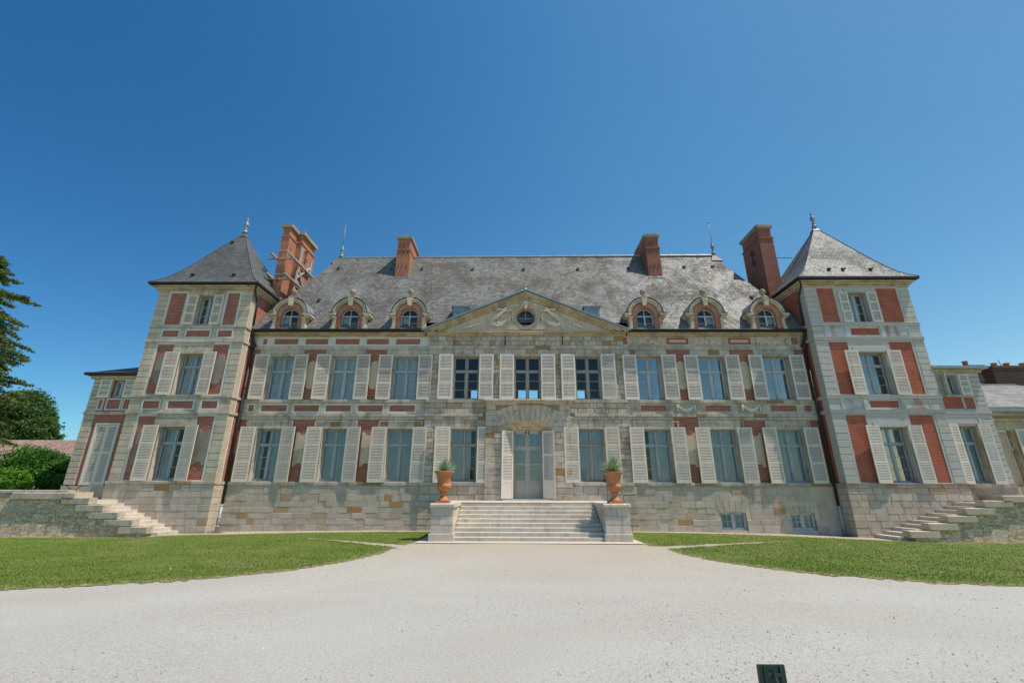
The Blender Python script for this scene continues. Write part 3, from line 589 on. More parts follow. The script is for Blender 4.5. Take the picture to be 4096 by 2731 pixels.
# bed around the arch
N=24; zsp=archpt(TH,RA)[1]
pb.face([(-1.86,yf,1.2),(PC-1.12,yf,1.2),(PC-1.12,yf,zsp),(-1.86,yf,zsp)]); pb.face([(PC+1.12,yf,1.2),(2.04,yf,1.2),(2.04,yf,zsp),(PC+1.12,yf,zsp)])
pb.face([(-1.86,yf,zsp),(PC-1.12,yf,zsp),(PC-1.12,yf,5.5),(-1.86,yf,5.5)]); pb.face([(PC+1.12,yf,zsp),(2.04,yf,zsp),(2.04,yf,5.5),(PC+1.12,yf,5.5)])
for k in range(N):
    a0=-TH+2*TH*k/N; a1=-TH+2*TH*(k+1)/N; p=archpt(a0,RA); q=archpt(a1,RA)
    pb.face([(p[0],yf,p[1]),(q[0],yf,q[1]),(q[0],yf,5.5),(p[0],yf,5.5)])
pb.box(-1.86,-1.84,yf,-.05,1.2,5.5); pb.box(2.02,2.04,yf,-.05,1.2,5.5)
pb.build('portal_bed','dark_mortar',CH)
po=MB()
ashlar(po,-1.86,PC-1.12,1.2,zsp,yf-.025,yf+.02,.27,.4,.85,(),jit=.008,j=.01); ashlar(po,PC+1.12,2.04,1.2,zsp,yf-.025,yf+.02,.27,.4,.85,(),jit=.008,j=.01)
n=11
for k in range(n):
    a0=(-1+2*k/n)*TH*1.0; a1=(-1+2*(k+1)/n)*TH
    g=.0035; p=archpt(a0+g,RA); q=archpt(a1-g,RA); f=1.0
    ro=lambda a: min(3.12,(5.40-zc)/math.cos(a))
    e0=archpt((a0+g)*1.0,ro(a0)); e1=archpt(a1-g,ro(a1)); po.poly_xz([p,q,e1,e0],yf-.035-.006*R(),yf+.02,U(.35,.65))
# haunch stones left and right of the fan
ax=archpt(-TH,3.1); 
for sgn in (-1,1):
    a=TH; p0=archpt(sgn*a,RA); p1=archpt(sgn*a,3.1)
    xo=-1.86 if sgn<0 else 2.04
    hs=[zsp,4.66,4.92,5.16,5.40]
    for z0_,z1_ in zip(hs,hs[1:]):
        def edge(z): 
            t=(z-p0[1])/(p1[1]-p0[1]); return p0[0]+(p1[0]-p0[0])*min(t,1.0)
        xa,xb=edge(z0_)+sgn*.01,edge(z1_)+sgn*.01
        pts=[(xo,z0_+.006),(xa,z0_+.006),(xb,z1_-.006),(xo,z1_-.006)]
        if sgn>0: pts=[pts[1],pts[0],pts[3],pts[2]]
        po.poly_xz(pts,yf-.025-.006*R(),yf+.02,U(.3,.9))
po.build('portal','ashlar_stone',CH)
# splayed reveal of the arch
sp=MB(); DY=.16; sp.cur=0
out=[(PC-1.12,1.2)]+[archpt(-TH+2*TH*k/N,RA) for k in range(N+1)]+[(PC+1.12,1.2)]
inn=[(-.62,1.2)]+[(-.62+1.37*k/N,4.20+.13*(1-(2*k/N-1)**2)) for k in range(N+1)]+[(.75,1.2)]
for i in range(len(out)-1):
    t=U(.2,.8) if i%2 else .5
    sp.face([(out[i][0],yf-.02,out[i][1]),(out[i+1][0],yf-.02,out[i+1][1]),(inn[i+1][0],DY-.05,inn[i+1][1]),(inn[i][0],DY-.05,inn[i][1])],t)
    sp.face([(inn[i][0],DY-.05,inn[i][1]),(inn[i+1][0],DY-.05,inn[i+1][1]),(inn[i+1][0],DY+.1,inn[i+1][1]),(inn[i][0],DY+.1,inn[i][1])],t)
sp.build('door_reveal','cornice_stone',CH)
mb=MB(); mb.box(-1.05,1.18,-.34,.2,1.2,1.265,.6); mb.build('threshold','step_stone',CH)
mb=MB()
for (a,b,y,z0,z1) in ((-1.9,2.08,-.36,5.40,5.47),(-1.94,2.14,-.42,5.47,5.55),(-2.0,2.26,-.5,5.55,5.66)):
    course(mb,a,b,z0,z1,y,-.05,.7,1.2,jit=.002,j=.001,tr=(.0,1),bev=.02)
mb.build('door_cornice','trim_stone',CH)
# door leaves
D=MB(); y0=DY; z0=1.265
D.box(-.62,-.57,y0,y0+.07,z0,4.3); D.box(.70,.75,y0,y0+.07,z0,4.3); D.box(-.57,.70,y0-.02,y0+.07,3.46,3.56)
D.box(.01,.12,y0-.03,y0+.06,z0,3.46); D.box(.03,.10,y0-.02,y0+.06,3.56,4.31)
for a,b in ((-.57,.01),(.12,.70)):
    D.box(a,a+.06,y0,y0+.05,z0,3.46); D.box(b-.06,b,y0,y0+.05,z0,3.46)
    for zz in (z0,2.0,2.72,3.38): D.box(a+.06,b-.06,y0,y0+.05,zz,zz+(.13 if zz==z0 else .07))
    D.box(a+.06,b-.06,y0+.02,y0+.04,z0+.13,2.0); frame_rect(D,a+.12,b-.12,z0+.2,1.93,.02,y0-.005,y0+.02)
    for k in range(1,4): D.box(a+.1+(b-a-.2)*k/4-.003,a+.1+(b-a-.2)*k/4+.003,y0+.014,y0+.02,z0+.2,1.93)
    D.box(a,a+.04,y0,y0+.05,3.56,4.25); D.box(b-.04,b,y0,y0+.05,3.56,4.25)
    D.poly_xz([(a,4.12+.0),(b,4.12),(b,4.34),(a,4.34)],y0+.0,y0+.05)
DOOR=D.build('door','door_wood',CH)
g=MB(); g.box(-.57,.70,y0+.03,y0+.034,2.05,4.2); g.build('pane','glass',DOOR)
b=MB()
for k in range(8): b.box(-.57+1.27*k/8+.004,-.57+1.27*(k+1)/8-.004,y0+.07,y0+.09,2.0,4.3)
b.build('inner_shutter','door_wood',DOOR)
place_shutter(DOOR,-.60,-1,.56,1.29,2.93,-.16,'door_paint',ang=math.radians(22),solid=.72,arch=.0)
place_shutter(DOOR,.74,1,.57,1.29,2.93,-.16,'door_paint',ang=math.radians(22),solid=.72,arch=.0)
# ------------------------------------------------------------------ windows of the main front
kinds=['curtain','curtain','curtain',None,None,None,'side','side','side']
mats=['window_wood','white_wood','window_wood','weathered_wood','weathered_wood','weathered_wood','white_wood','white_wood','white_wood']
for i,(a,b,c,d) in enumerate(opF):
    l=(a+13.18) if i==0 else .66; y=0 if not 3<=i<=5 else -.1
    window(CH,a,b,c,d,y,mats[i],kinds[i],(.68,.68,5.68,7.88),'shutter_paint_pale' if i>2 else 'shutter_paint',transom=.66,sy=y-.15,glass='glass' if i<6 else 'sky_glass',sur=(y-.055 if not 3<=i<=5 else y-.07,'trim_stone',.09))
j=0
for i,g in enumerate(GF):
    if not g: continue
    y=0 if not 3<=i<=5 else -.1
    window(CH,g[0],g[1],1.99,4.33,y,'window_wood' if i!=3 and i!=5 else 'weathered_wood','board',(.68,.66,1.95,4.40),'shutter_paint',transom=.69,sy=y-.16,sur=(y-.055 if not 3<=i<=5 else y-.07,'trim_stone',.09))
# ------------------------------------------------------------------ main cornice, gutter and roof
def cornice(mb,prof,x0,x1,yb,wmin=.7,wmax=1.3,ends=0):
    for (z0,z1,y) in prof: course(mb,x0-(ends*(yb-y) if 0 else 0),x1,z0,z1,y,yb,wmin,wmax,jit=.004,j=.002,bev=.02)
for a,b in ((XL,-4.95),(5.0,XR)): mb=MB(); cornice(mb,[(8.82,8.88,-.10),(8.88,8.94,-.2),(8.94,9.0,-.31)],a,b,0); mb.build('cornice','cornice_stone',CH)
for a,b in ((XL-.15,-4.97),(5.03,XR+.1)): mb=MB(); mb.box(a,b,-.42,.0,9.002,9.02); mb.box(a,b,-.44,-.415,9.002,9.10); mb.tube([(a,-.44,9.105),(b,-.44,9.105)],.018); mb.build('gutter','gutter_metal',CH)
ZRL,ZRR=15.15,15.32
rf=MB()
EAV=(-.42,9.06); MID=(.1,9.84)
eL,mL,rL=-13.85,-13.5,-11.28; eR,mR,rR=14.05,13.75,11.62
rf.patch((eL,EAV[0],EAV[1]),(-4.97,EAV[0],EAV[1]),(-4.97,MID[0],MID[1]),(mL,MID[0],MID[1]),20,2,.0); rf.patch((5.03,EAV[0],EAV[1]),(eR,EAV[0],EAV[1]),(mR,MID[0],MID[1]),(5.03,MID[0],MID[1]),20,2,.0); rf.patch((-4.97,-.08,9.57),(5.03,-.08,9.57),(5.03,MID[0],MID[1]),(-4.97,MID[0],MID[1]),20,1,.0)
rf.patch((mL,MID[0],MID[1]),(mR,MID[0],MID[1]),(rR,3.52,ZRR),(rL,3.44,ZRL),90,22,.012)
rf.patch((mR,MID[0],MID[1]),(mR,7.0,MID[1]),(rR,3.52,ZRR),(rR,3.52,ZRR),12,12,.0)
rf.patch((mL,7.0,MID[1]),(mL,MID[0],MID[1]),(rL,3.44,ZRL),(rL,3.44,ZRL),12,12,.0)
rf.patch((mR,7.0,MID[1]),(mL,7.0,MID[1]),(rL,3.44,ZRL),(rR,3.52,ZRR),8,8,0)
rf.patch((eR,EAV[0],EAV[1]),(eR,7.6,EAV[1]),(mR,7.0,MID[1]),(mR,MID[0],MID[1]),4,1); rf.patch((eL,7.6,EAV[1]),(eL,EAV[0],EAV[1]),(mL,MID[0],MID[1]),(mL,7.0,MID[1]),4,1)
rf.patch((eR,7.6,EAV[1]),(eL,7.6,EAV[1]),(mL,7.0,MID[1]),(mR,7.0,MID[1]),4,1)
ROOF=rf.build('roof','main_slate',CH)
rd=MB()
nr=26
for k in range(nr):
    x0=rL+(rR-rL)*k/nr; x1=rL+(rR-rL)*(k+1)/nr; za=ZRL+(ZRR-ZRL)*k/nr
    rd.tube([(x0,3.48,za+.02),(x1-.02,3.48,za+.03)],[.075,.06],8,.5)
rd.build('ridge','lead',ROOF)
for x,z,s in ((rL,ZRL,-1),(rR,ZRR,1)):
    cp=MB(); cp.add([(x-.45*(s<0)-.25*(s>0),3.15,z-.5),(x+.45*(s>0)+.25*(s<0),3.15,z-.5),(x+.4*(s>0)+.2*(s<0),3.8,z-.5),(x-.4*(s<0)-.2*(s>0),3.8,z-.5),(x,3.48,z+.14)],[(0,1,4),(1,2,4),(2,3,4),(3,0,4)]); cp.build('roof_cap','copper_cap',ROOF)
def yroof(z): return .1+(z-9.84)/1.588
# small slate vents
for x,z in [(-10.95,14.0),(-7.9,13.95),(-6.0,13.95),(-3,13.9),(0,13.9),(3.2,13.9),(6.2,14),(9.5,14.1),(11.2,14.15),(-11,11.2),(12.2,11.4)]:
    y=yroof(z); mb=MB(); mb.add([(x-.07,y-.09,z),(x+.07,y-.09,z),(x+.07,y-.09,z+.12),(x-.07,y-.09,z+.12),(x-.09,y+.2,z+.2),(x+.09,y+.2,z+.2)],[(0,1,2,3),(3,2,5,4),(0,3,4),(1,5,2)]); mb.build('roof_vent','tower_slate',ROOF)
for x,z in ((-8.6,11.85),(8.35,12.1)):
    y=yroof(z); mb=MB(); dx=.22
    mb.add([(x-dx,y-.08,z-.25),(x+dx,y-.08,z-.25),(x+dx,y+.27,z+.25),(x-dx,y+.27,z+.25),(x-dx,y+.1,z-.25),(x+dx,y+.1,z-.25),(x+dx,y+.4,z+.25),(x-dx,y+.4,z+.25)],[(0,1,2,3),(0,4,5,1),(1,5,6,2),(3,2,6,7),(0,3,7,4)])
    mb.box(x-dx-.05,x+dx+.05,y+.2,y+.32,z+.25,z+.3)
    s=mb.build('skylight','copper_cap',ROOF)
    g=MB(); g.face([(x-dx+.06,y-.075,z-.2),(x+dx-.06,y-.075,z-.2),(x+dx-.06,y+.225,z+.2),(x-dx+.06,y+.225,z+.2)]); 
    for p in g.v: pass
    g.v=[(p[0],p[1]-.02,p[2]) for p in g.v]; g.build('pane','roofglass',s) if False else g.build('skylight_pane','roofglass',ROOF)
for x0,x1,zt in ((-3.65,-2.9,10.46),(3.0,3.75,10.46)):
    mb=MB(); yb=yroof(zt); mb.box(x0,x1,yb-.55,yb+.2,zt-.75,zt-.03)
    for k in range(8): xx=x0+.05+(x1-x0-.1)*k/7; mb.box(xx-.012,xx+.012,yb-.57,yb-.55,zt-.7,zt-.05)
    mb.box(x0-.08,x1+.08,yb-.62,yb+.2,zt-.03,zt+.02)
    mb.build('roof_hatch','zinc',ROOF)
def finial(parent,x,y,z,h,rod=None,name='finial'):
    s=h; mb=MB()
    prof=[(.16,0),(.15,.12),(.10,.16),(.09,.24),(.13,.28),(.06,.34),(.07,.42),(.14,.52),(.155,.6),(.12,.68),(.13,.72),(.07,.78),(.05,.84),(.08,.89),(.08,.92),(.03,.97)]
    mb.lathe([(r*s*.9,z+q*s) for r,q in prof],x,y,12)
    if rod:
        mb.tube([(x,y,z+s*.95),(x,y,z+rod)],[.022,.014]); mb.ball((x,y,z+s+.45),.045,8); mb.ball((x,y,z+rod),.07,8)
    else: mb.ball((x,y,z+s*1.02),.06*s,8)
    return mb.build(name,'lead',parent,smooth=True)
finial(ROOF,-11.23,3.48,ZRL+.1,.85,2.25,'lightning_rod'); finial(ROOF,rR+.08,3.48,ZRR+.1,.85,2.25,'lightning_rod')
# ------------------------------------------------------------------ slim ridge chimneys
def slim_chimney(x0,x1,yf,yb,zt,mat,lean):
    mb=MB(); mb.box(x0,x1,yf,yb,12.3,zt-.95); mb.box(x0-.035,x1+.035,yf-.035,yb+.03,zt-.95,zt-.88); mb.box(x0+.02,x1-.02,yf+.02,yb-.02,zt-.88,zt-.22)
    o=mb.build('chimney',mat,CH)
    c=MB(); c.box(x0-.02,x1+.02,yf-.02,yb+.02,zt-.22,zt-.15,.3); c.box(x0-.07,x1+.07,yf-.07,yb+.07,zt-.15,zt,.3); c.build('cap','cap_stone',o)
    c=MB(); c.box((x0 if lean<0 else x1-.0)-(.12 if lean<0 else 0),(x0 if lean<0 else x1)+(0 if lean<0 else .12),yb-.9,yb+.1,14.5,zt-.5); 
    for z in (13.95,14.9,zt-.6):
        for fx in (.22,.5,.82):
            i=MB(); xx=x0+(x1-x0)*fx; i.tube([(xx-.02,yf-.02,z-.15),(xx+.01,yf-.03,z),(xx-.01,yf-.02,z+.16)],.011,5); i.build('iron_cramp','iron',o)
    return o
slim_chimney(-7.46,-6.68,2.25,4.3,15.95,'chimney_brick',1); slim_chimney(7.19,7.98,2.28,4.4,16.08,'dark_chimney_brick',-1)
for x0,x1 in ((-7.5,-6.64),(7.15,8.02)): fl=MB(); fl.box(x0-.03,x1+.03,2.13,2.25,13.1,13.2); fl.build('flashing','zinc',ROOF)
# ------------------------------------------------------------------ dormers
def dormer(cx,dx=0):
    yf=-.37; z0=9.04; zs=9.83; R0=.43; R1=.66; R2=.80
    body=MB()
    # brick front with arched opening
    N=16
    for s in (-1,1): body.box(cx+s*.55-.12,cx+s*.55+.12,yf,yf+.3,z0,zs,.5)
    arc=[math.pi*k/N for k in range(N+1)]
    for a,b in zip(arc,arc[1:]):
        P=[(cx+r*math.cos(t),zs+r*math.sin(t)*(.92 if r<.5 else 1)) for r,t in ((R0,a),(R1+.04,a),(R1+.04,b),(R0,b))]
        body.add([(p[0],yf,p[1]) for p in P]+[(p[0],yf+.3,p[1]) for p in P],[(0,1,2,3),(0,3,7,4),(1,5,6,2)])
    # side cheeks back to the roof
    yb=yroof(10.75)+.1
    body.box(cx-.72,cx-.60,yf+.1,yroof(10.0),z0,zs+.1); body.box(cx+.60,cx+.72,yf+.1,yroof(10.0),z0,zs+.1)
    o=body.build('dormer','chimney_brick',CH)
    st=MB()
    for k in range(17):  # raised brick rays
        a=math.pi*(k+.5)/17
        if abs(a-math.pi/2)<.2: continue
        c0,s0=math.cos(a),math.sin(a); w=.012
        st.add([(cx+.47*c0-w*s0,yf-.006,zs+.46*s0+w*c0),(cx+.64*c0-w*s0,yf-.006,zs+.64*s0+w*c0),(cx+.64*c0+w*s0,yf-.006,zs+.64*s0-w*c0),(cx+.47*c0+w*s0,yf-.006,zs+.46*s0-w*c0)],[(0,3,2,1)])
    # stone hood
    for r0,r1,y in ((R1+.02,R2,yf-.06),(R2-.04,R2+.06,yf-.12)):
        for a,b in zip(arc,arc[1:]):
            P=[(cx+r*math.cos(t),zs+.06+r*math.sin(t)) for r,t in ((r0,a),(r1,a),(r1,b),(r0,b))]
            st.add([(p[0],y,p[1]) for p in P]+[(p[0],yf+.2,p[1]) for p in P],[(0,1,2,3),(0,3,7,4),(1,5,6,2)],.6)
    for s in (-1,1):
        x=cx+s*.86; st.box(min(x-.17,x+.17),max(x-.17,x+.17),yf-.16,yf+.5,zs-.0,zs+.09,.6); st.box(x-.12,x+.12,yf-.10,yf+.5,zs-.09,zs,.5)
        x=cx+s*.74; st.box(x-.08,x+.08,yf-.05,yf+.4,z0,zs-.09,.5); st.box(x-.10,x+.10,yf-.09,yf+.3,zs-.17,zs-.09,.6); st.tube([(x-.1,yf-.1,zs-.13),(x+.1,yf-.1,zs-.13)],.035,8)
        st.poly_xz([(x+s*.08,z0),(x+s*.24,z0),(x+s*.08,z0+.3)] if s>0 else [(x+s*.24,z0),(x+s*.08,z0),(x+s*.08,z0+.3)],yf-.02,yf+.2)
    st.poly_xz([(cx-.09,zs+.50),(cx+.09,zs+.50),(cx+.14,zs+.92),(cx-.14,zs+.92)],yf-.17,yf,.9)
    st.box(cx-.19,cx+.19,yf-.12,yf+.2,zs+.93,zs+.99,.2)
    st.build('hood','dormer_stone',o)
    bt=MB(); bt.lathe([(.10,zs+.99),(.05,zs+1.05),(.05,zs+1.1),(.07,zs+1.14),(.12,zs+1.18),(.15,zs+1.27),(.13,zs+1.36),(.07,zs+1.43),(.001,zs+1.45)],cx,yf+.02,16,.2); bt.build('ball_finial','cap_stone',o,smooth=True)
    rfm=MB(); rr=R2+.10; yr=lambda z: yroof(z)+.15
    for a,b in zip(arc,arc[1:]):
        pa=(cx+rr*math.cos(a),zs+.07+rr*math.sin(a)); pb_=(cx+rr*math.cos(b),zs+.07+rr*math.sin(b))
        rfm.face([(pa[0],yf-.15,pa[1]),(pb_[0],yf-.15,pb_[1]),(pb_[0],max(yr(pb_[1]),0),pb_[1]),(pa[0],max(yr(pa[1]),.1),pa[1])])
    for s in (-1,1): rfm.face([(cx+s*1.05,yf-.17,zs+.10),(cx+s*.75,yf-.17,zs+.16),(cx+s*.75,yroof(10.1)+.1,zs+.20),(cx+s*1.05,yroof(10.1)+.1,zs+.16)])
    rfm.build('dormer_roof','zinc',o)
    wn=MB(); y=yf+.14
    for a,b in zip(arc,arc[1:]):
        P=[(cx+r*math.cos(t),zs+r*.92*math.sin(t)) for r,t in ((.375,a),(.43,a),(.43,b),(.375,b))]; wn.add([(p[0],y,p[1]) for p in P]+[(p[0],y+.05,p[1]) for p in P],[(0,1,2,3),(0,3,7,4)])
    wn.box(cx-.43,cx-.375,y,y+.05,z0,zs); wn.box(cx+.375,cx+.43,y,y+.05,z0,zs); wn.box(cx-.345,cx+.345,y,y+.05,z0,z0+.06); wn.box(cx-.37,cx+.37,y-.02,y+.05,zs-.03,zs+.03); wn.box(cx-.035,cx+.035,y-.01,y+.05,z0,zs); wn.box(cx-.018,cx+.018,y,y+.05,zs,zs+.35)
    for z in (9.46,): wn.box(cx-.35,cx+.35,y+.01,y+.04,z,z+.02)
    wn.build('dormer_window','window_wood' if cx<0 else 'white_wood',o)
    g=MB(); g.face([(cx-.36,y+.025,z0),(cx+.36,y+.025,z0),(cx+.36,y+.025,zs)]+[(cx+.36*math.cos(a),y+.025,zs+.33*math.sin(a)) for a in arc[1:-1]]+[(cx-.36,y+.025,zs)]); g.build('pane','glass',o)
    q=MB(); q.box(cx-.6,cx+.6,y+.6,y+.62,z0,zs+.5); q.build('dark_room','interior',o) if False else None
    if cx<0 or cx>8:
        q=MB()
        for k in range(10):
            xa=cx+(-.38 if cx<0 else .02)+.036*k; q.face([(xa,y+.1+.015*(k%2),z0),(xa+.036,y+.1+.015*((k+1)%2),z0),(xa+.036,y+.1+.015*((k+1)%2),zs+.05),(xa,y+.1+.015*(k%2),zs+.05)])
        q.build('curtain','voile',o)
    return o
for cx in (-11.70,-8.72,-5.76,5.92,8.92,11.93): dormer(cx)
# ------------------------------------------------------------------ pediment
pd=MB(); AX=.03; AZ_=11.16; BX0,BX1=-4.97,5.03; BZ=9.08; yt=-.17
oc=(.03,9.83)
def half(x): # height of tympanum top at x
    return BZ+(AZ_-BZ)*(1-abs(x-AX)/5.0)
# tympanum with round hole: radial quads from hole to boundary
K=64; ring=[(oc[0]+.52*math.cos(2*math.pi*k/K),oc[1]+.52*math.sin(2*math.pi*k/K)) for k in range(K)]
def hit(a):
    c,s=math.cos(a),math.sin(a); best=9e9
    if s<0: best=min(best,(9.02-oc[1])/s)
    for sg in (-1,1):
        # z = AZ_-m*|x-AX| , m
        m=(AZ_-BZ)/5.0; den=s+sg*m*c
        if abs(den)>1e-6:
            t=(AZ_-oc[1]-sg*m*(oc[0]-AX))/den
            if t>0: best=min(best,t)
    return (oc[0]+best*c,oc[1]+best*s)
angs=sorted(set([2*math.pi*k/K for k in range(K)]+[math.atan2(9.02-oc[1],BX0-oc[0])%(2*math.pi),math.atan2(9.02-oc[1],BX1-oc[0])%(2*math.pi)]))
for i in range(len(angs)):
    a,b=angs[i],angs[(i+1)%len(angs)]
    p=(oc[0]+.52*math.cos(a),oc[1]+.52*math.sin(a)); q=(oc[0]+.52*math.cos(b),oc[1]+.52*math.sin(b)); ha,hb=hit(a),hit(b)
    pd.face([(p[0],yt,p[1]),(ha[0],yt,ha[1]),(hb[0],yt,hb[1]),(q[0],yt,q[1])],.5)
PED=pd.build('pediment','panel_stone',CH)
m=(AZ_-BZ)/5.0; L=math.hypot(5,AZ_-BZ)
rk=MB()
for sg in (-1,1):
    ux,uz=-sg*5/L,(AZ_-BZ)/L   # direction from foot to apex ; feet at sg side
    bx=BX1 if sg>0 else BX0
    nx,nz=(-uz*(-sg),0) if 0 else (0,0)
    for off0,off1,y in ((-.33,-.22,-.27),(-.22,-.13,-.37),(-.13,-.05,-.47)):
        n=15
        for k in range(n):
            t0=L*k/n+.004; t1=L*(k+1)/n-.004
            if k==n-1: t1=L
            P=[(bx+ux*t0,BZ+uz*t0+off0),(bx+ux*t1,BZ+uz*t1+off0),(bx+ux*t1,BZ+uz*t1+off1),(bx+ux*t0,BZ+uz*t0+off1)]
            if P[0][1]<9.0 : P[0]=(P[0][0],max(P[0][1],9.0)); 
            if P[1][1]<9.0: P[1]=(P[1][0],9.0)
            if P[3][1]<9.005: continue
            if sg>0: P=[P[1],P[0],P[3],P[2]]
            random.seed(k*7+int(sg)+11); rk.poly_xz(P,y,yt,U(0,1))
random.seed(99)
for z0_,z1_,y in ((8.84,8.90,-.2),(8.90,8.97,-.28),(8.97,9.02,-.34)): course(rk,BX0+.1,BX1-.1,z0_,z1_,y,-.02,.9,1.6,jit=.002,j=.001,bev=.015)
rk.build('raking_cornice','cornice_stone',PED)
zr_=MB()
for sg in (-1,1):
    bx=BX1+.08 if sg>0 else BX0-.08; n=14
    for k in range(n):
        xa=bx+(AX-bx)*k/n; xb=bx+(AX-bx)*(k+1)/n; za=BZ-.02+(AZ_-BZ+.06)*k/n; zb=BZ-.02+(AZ_-BZ+.06)*(k+1)/n
        P=[(xa,za-.05),(xb,zb-.05),(xb,zb+.03),(xa,za+.03)]
        zr_.add([(xa,-.53,za-.05),(xb,-.53,zb-.05),(xb,-.53,zb+.03),(xa,-.53,za+.03),(xa,yroof(za)+.35,za+.05),(xb,yroof(zb)+.35,zb+.05),(xa,-.1,za-.05),(xb,-.1,zb-.05)],[(0,1,2,3) if sg<0 else (3,2,1,0),(3,2,5,4) if sg<0 else (4,5,2,3),(1,0,6,7)])
        if k%2==0: zr_.tube([(xa,-.5,za+.05),(xa,yroof(za)+.2,za+.06)],.014,5)
zr_.ball((AX,-.48,AZ_+.06),.06,8)
zr_.build('pediment_roof','zinc',PED)
# round window
rg=MB()
n=26
for k in range(n):
    a=2*math.pi*(k+.04)/n; b=2*math.pi*(k+.96)/n; am=(a+b)/2
    for (r0,r1,y0_,y1_) in ((.50,.62,yt-.10,yt),(.60,.72,yt-.13,yt)):
        P=[(oc[0]+r*math.cos(t),oc[1]+r*.97*math.sin(t)) for r,t in ((r0,a),(r1,a),(r1,b),(r0,b))]
        rg.add([(p[0],y0_,p[1]) for p in P]+[(p[0],y1_,p[1]) for p in P],[(0,1,2,3),(0,3,7,4),(1,5,6,2),(0,4,5,1),(3,2,6,7)],.6)
for k in range(32):
    a=2*math.pi*k/32; b=2*math.pi*(k+1)/32
    rg.face([(oc[0]+.52*math.cos(a),yt-.05,oc[1]+.52*math.sin(a)),(oc[0]+.42*math.cos(a),yt+.25,oc[1]+.42*math.sin(a)),(oc[0]+.42*math.cos(b),yt+.25,oc[1]+.42*math.sin(b)),(oc[0]+.52*math.cos(b),yt-.05,oc[1]+.52*math.sin(b))],.5)
rg.build('oculus_ring','cornice_stone',PED)
g=MB(); 
for k in range(4):
    a0=k*math.pi/2; g.face([(oc[0],yt+.24,oc[1])]+[(oc[0]+.43*math.cos(a0+j*math.pi/16),yt+.24+.003*k,oc[1]+.43*math.sin(a0+j*math.pi/16)) for j in range(9)])
g.build('oculus_pane','glass',PED)
g=MB(); g.box(oc[0]-.015,oc[0]+.015,yt+.2,yt+.235,oc[1]-.42,oc[1]+.42); g.box(oc[0]-.42,oc[0]+.42,yt+.2,yt+.235,oc[1]-.015,oc[1]+.015); g.build('oculus_bar','window_wood',PED)
# carved relief: garlands, two winged children, shell, palms
def evalmesh(o):
    dg=bpy.context.evaluated_depsgraph_get(); me=bpy.data.meshes.new_from_object(o.evaluated_get(dg)); return me
def skin_fig(joints,edges,radii,name,mat,parent,sub=1):
    me=bpy.data.meshes.new(name); off=wpos(parent); me.from_pydata([tuple(Vector(j)-off) for j in joints],edges,[]); o=bpy.data.objects.new(name,me); C.objects.link(o)
    md=o.modifiers.new('skin','SKIN'); md.use_smooth_shade=True
    for i,r in enumerate(radii): me.skin_vertices[0].data[i].radius=(r,r)
    me.skin_vertices[0].data[0].use_root=True
    sb=o.modifiers.new('sub','SUBSURF'); sb.levels=sub; sb.render_levels=sub
    m2=evalmesh(o); o.modifiers.clear(); o.data=m2; m2.materials.clear(); m2.materials.append(M[mat]); o.parent=parent; WP[o.name]=off.copy(); return o
rl=MB()
def garland(mb,x0,z0,x1,z1,sag,y,r=.05,n=22):
    r*=1.35; n=int(n*1.3)
    for k in range(n):
        t=(k+.5)/n; x=x0+(x1-x0)*t; z=z0+(z1-z0)*t-sag*4*t*(1-t); rr=r*(.6+.8*math.sin(math.pi*t))
        for q in range(3): mb.ball((x+U(-.3,.3)*rr,y-U(.2,.9)*rr,z+U(-.5,.5)*rr),rr*U(.45,.7),6,U(.2,.9))
def palm(mb,x,z,s,y,L=.6):
    for k in range(9):
        a=math.radians(8+k*9); px,pz=x,z; pts=[]
        for q in range(4): pts.append((x+s*L*(q/3)*math.cos(a*(.35+.65*q/3)),y-.02-.02*math.sin(q),z+L*(q/3)*(.35+k*.03)*math.sin(a*(.35+.65*q/3))+.02*k))
        mb.tube(pts,[.03,.034,.026,.01],5,.7)
for s in (-1,1):
    for g_ in ((.95,9.70,1.75,9.53,.18,.075,24),(2.15,9.57,3.1,9.27,.06,.05,22),(.74,9.95,.86,9.6,0,.045,8),(.35,10.48,.6,10.35,-.03,.045,8)):
        rl=MB(); garland(rl,AX+s*g_[0],g_[1],AX+s*g_[2],g_[3],g_[4],yt,g_[5],g_[6]); rl.build('carved_garland','carved_stone',PED,smooth=True)
    rl=MB(); palm(rl,AX+s*.28,9.17,s,yt,.95); rl.build('carved_palm','carved_stone',PED,smooth=True)
    rl=MB(); rl.tube([(AX+s*(1.98+.06*math.cos(a)),yt-.03,9.70+.06*math.sin(a)) for a in [k*.6 for k in range(12)]]+[(AX+s*(1.98+.03*math.sin(k)),yt-.03,9.62-.07*k) for k in range(6)],.016,5); rl.build('carved_ribbon','carved_stone',PED,smooth=True)
rl=MB()
for k in range(9):
    a=math.radians(20+17.5*k); rl.tube([(AX,yt-.12,10.48),(AX+.12*math.cos(a),yt-.16,10.48+.13*math.sin(a)),(AX+.17*math.cos(a),yt-.13,10.48+.19*math.sin(a))],[.015,.025,.022],6,.8)
rl.tube([(AX,yt-.12,10.48),(AX,yt-.14,10.22)],[.11,.05],8,.7)
rl.build('carved_shell','carved_stone',PED,smooth=True)
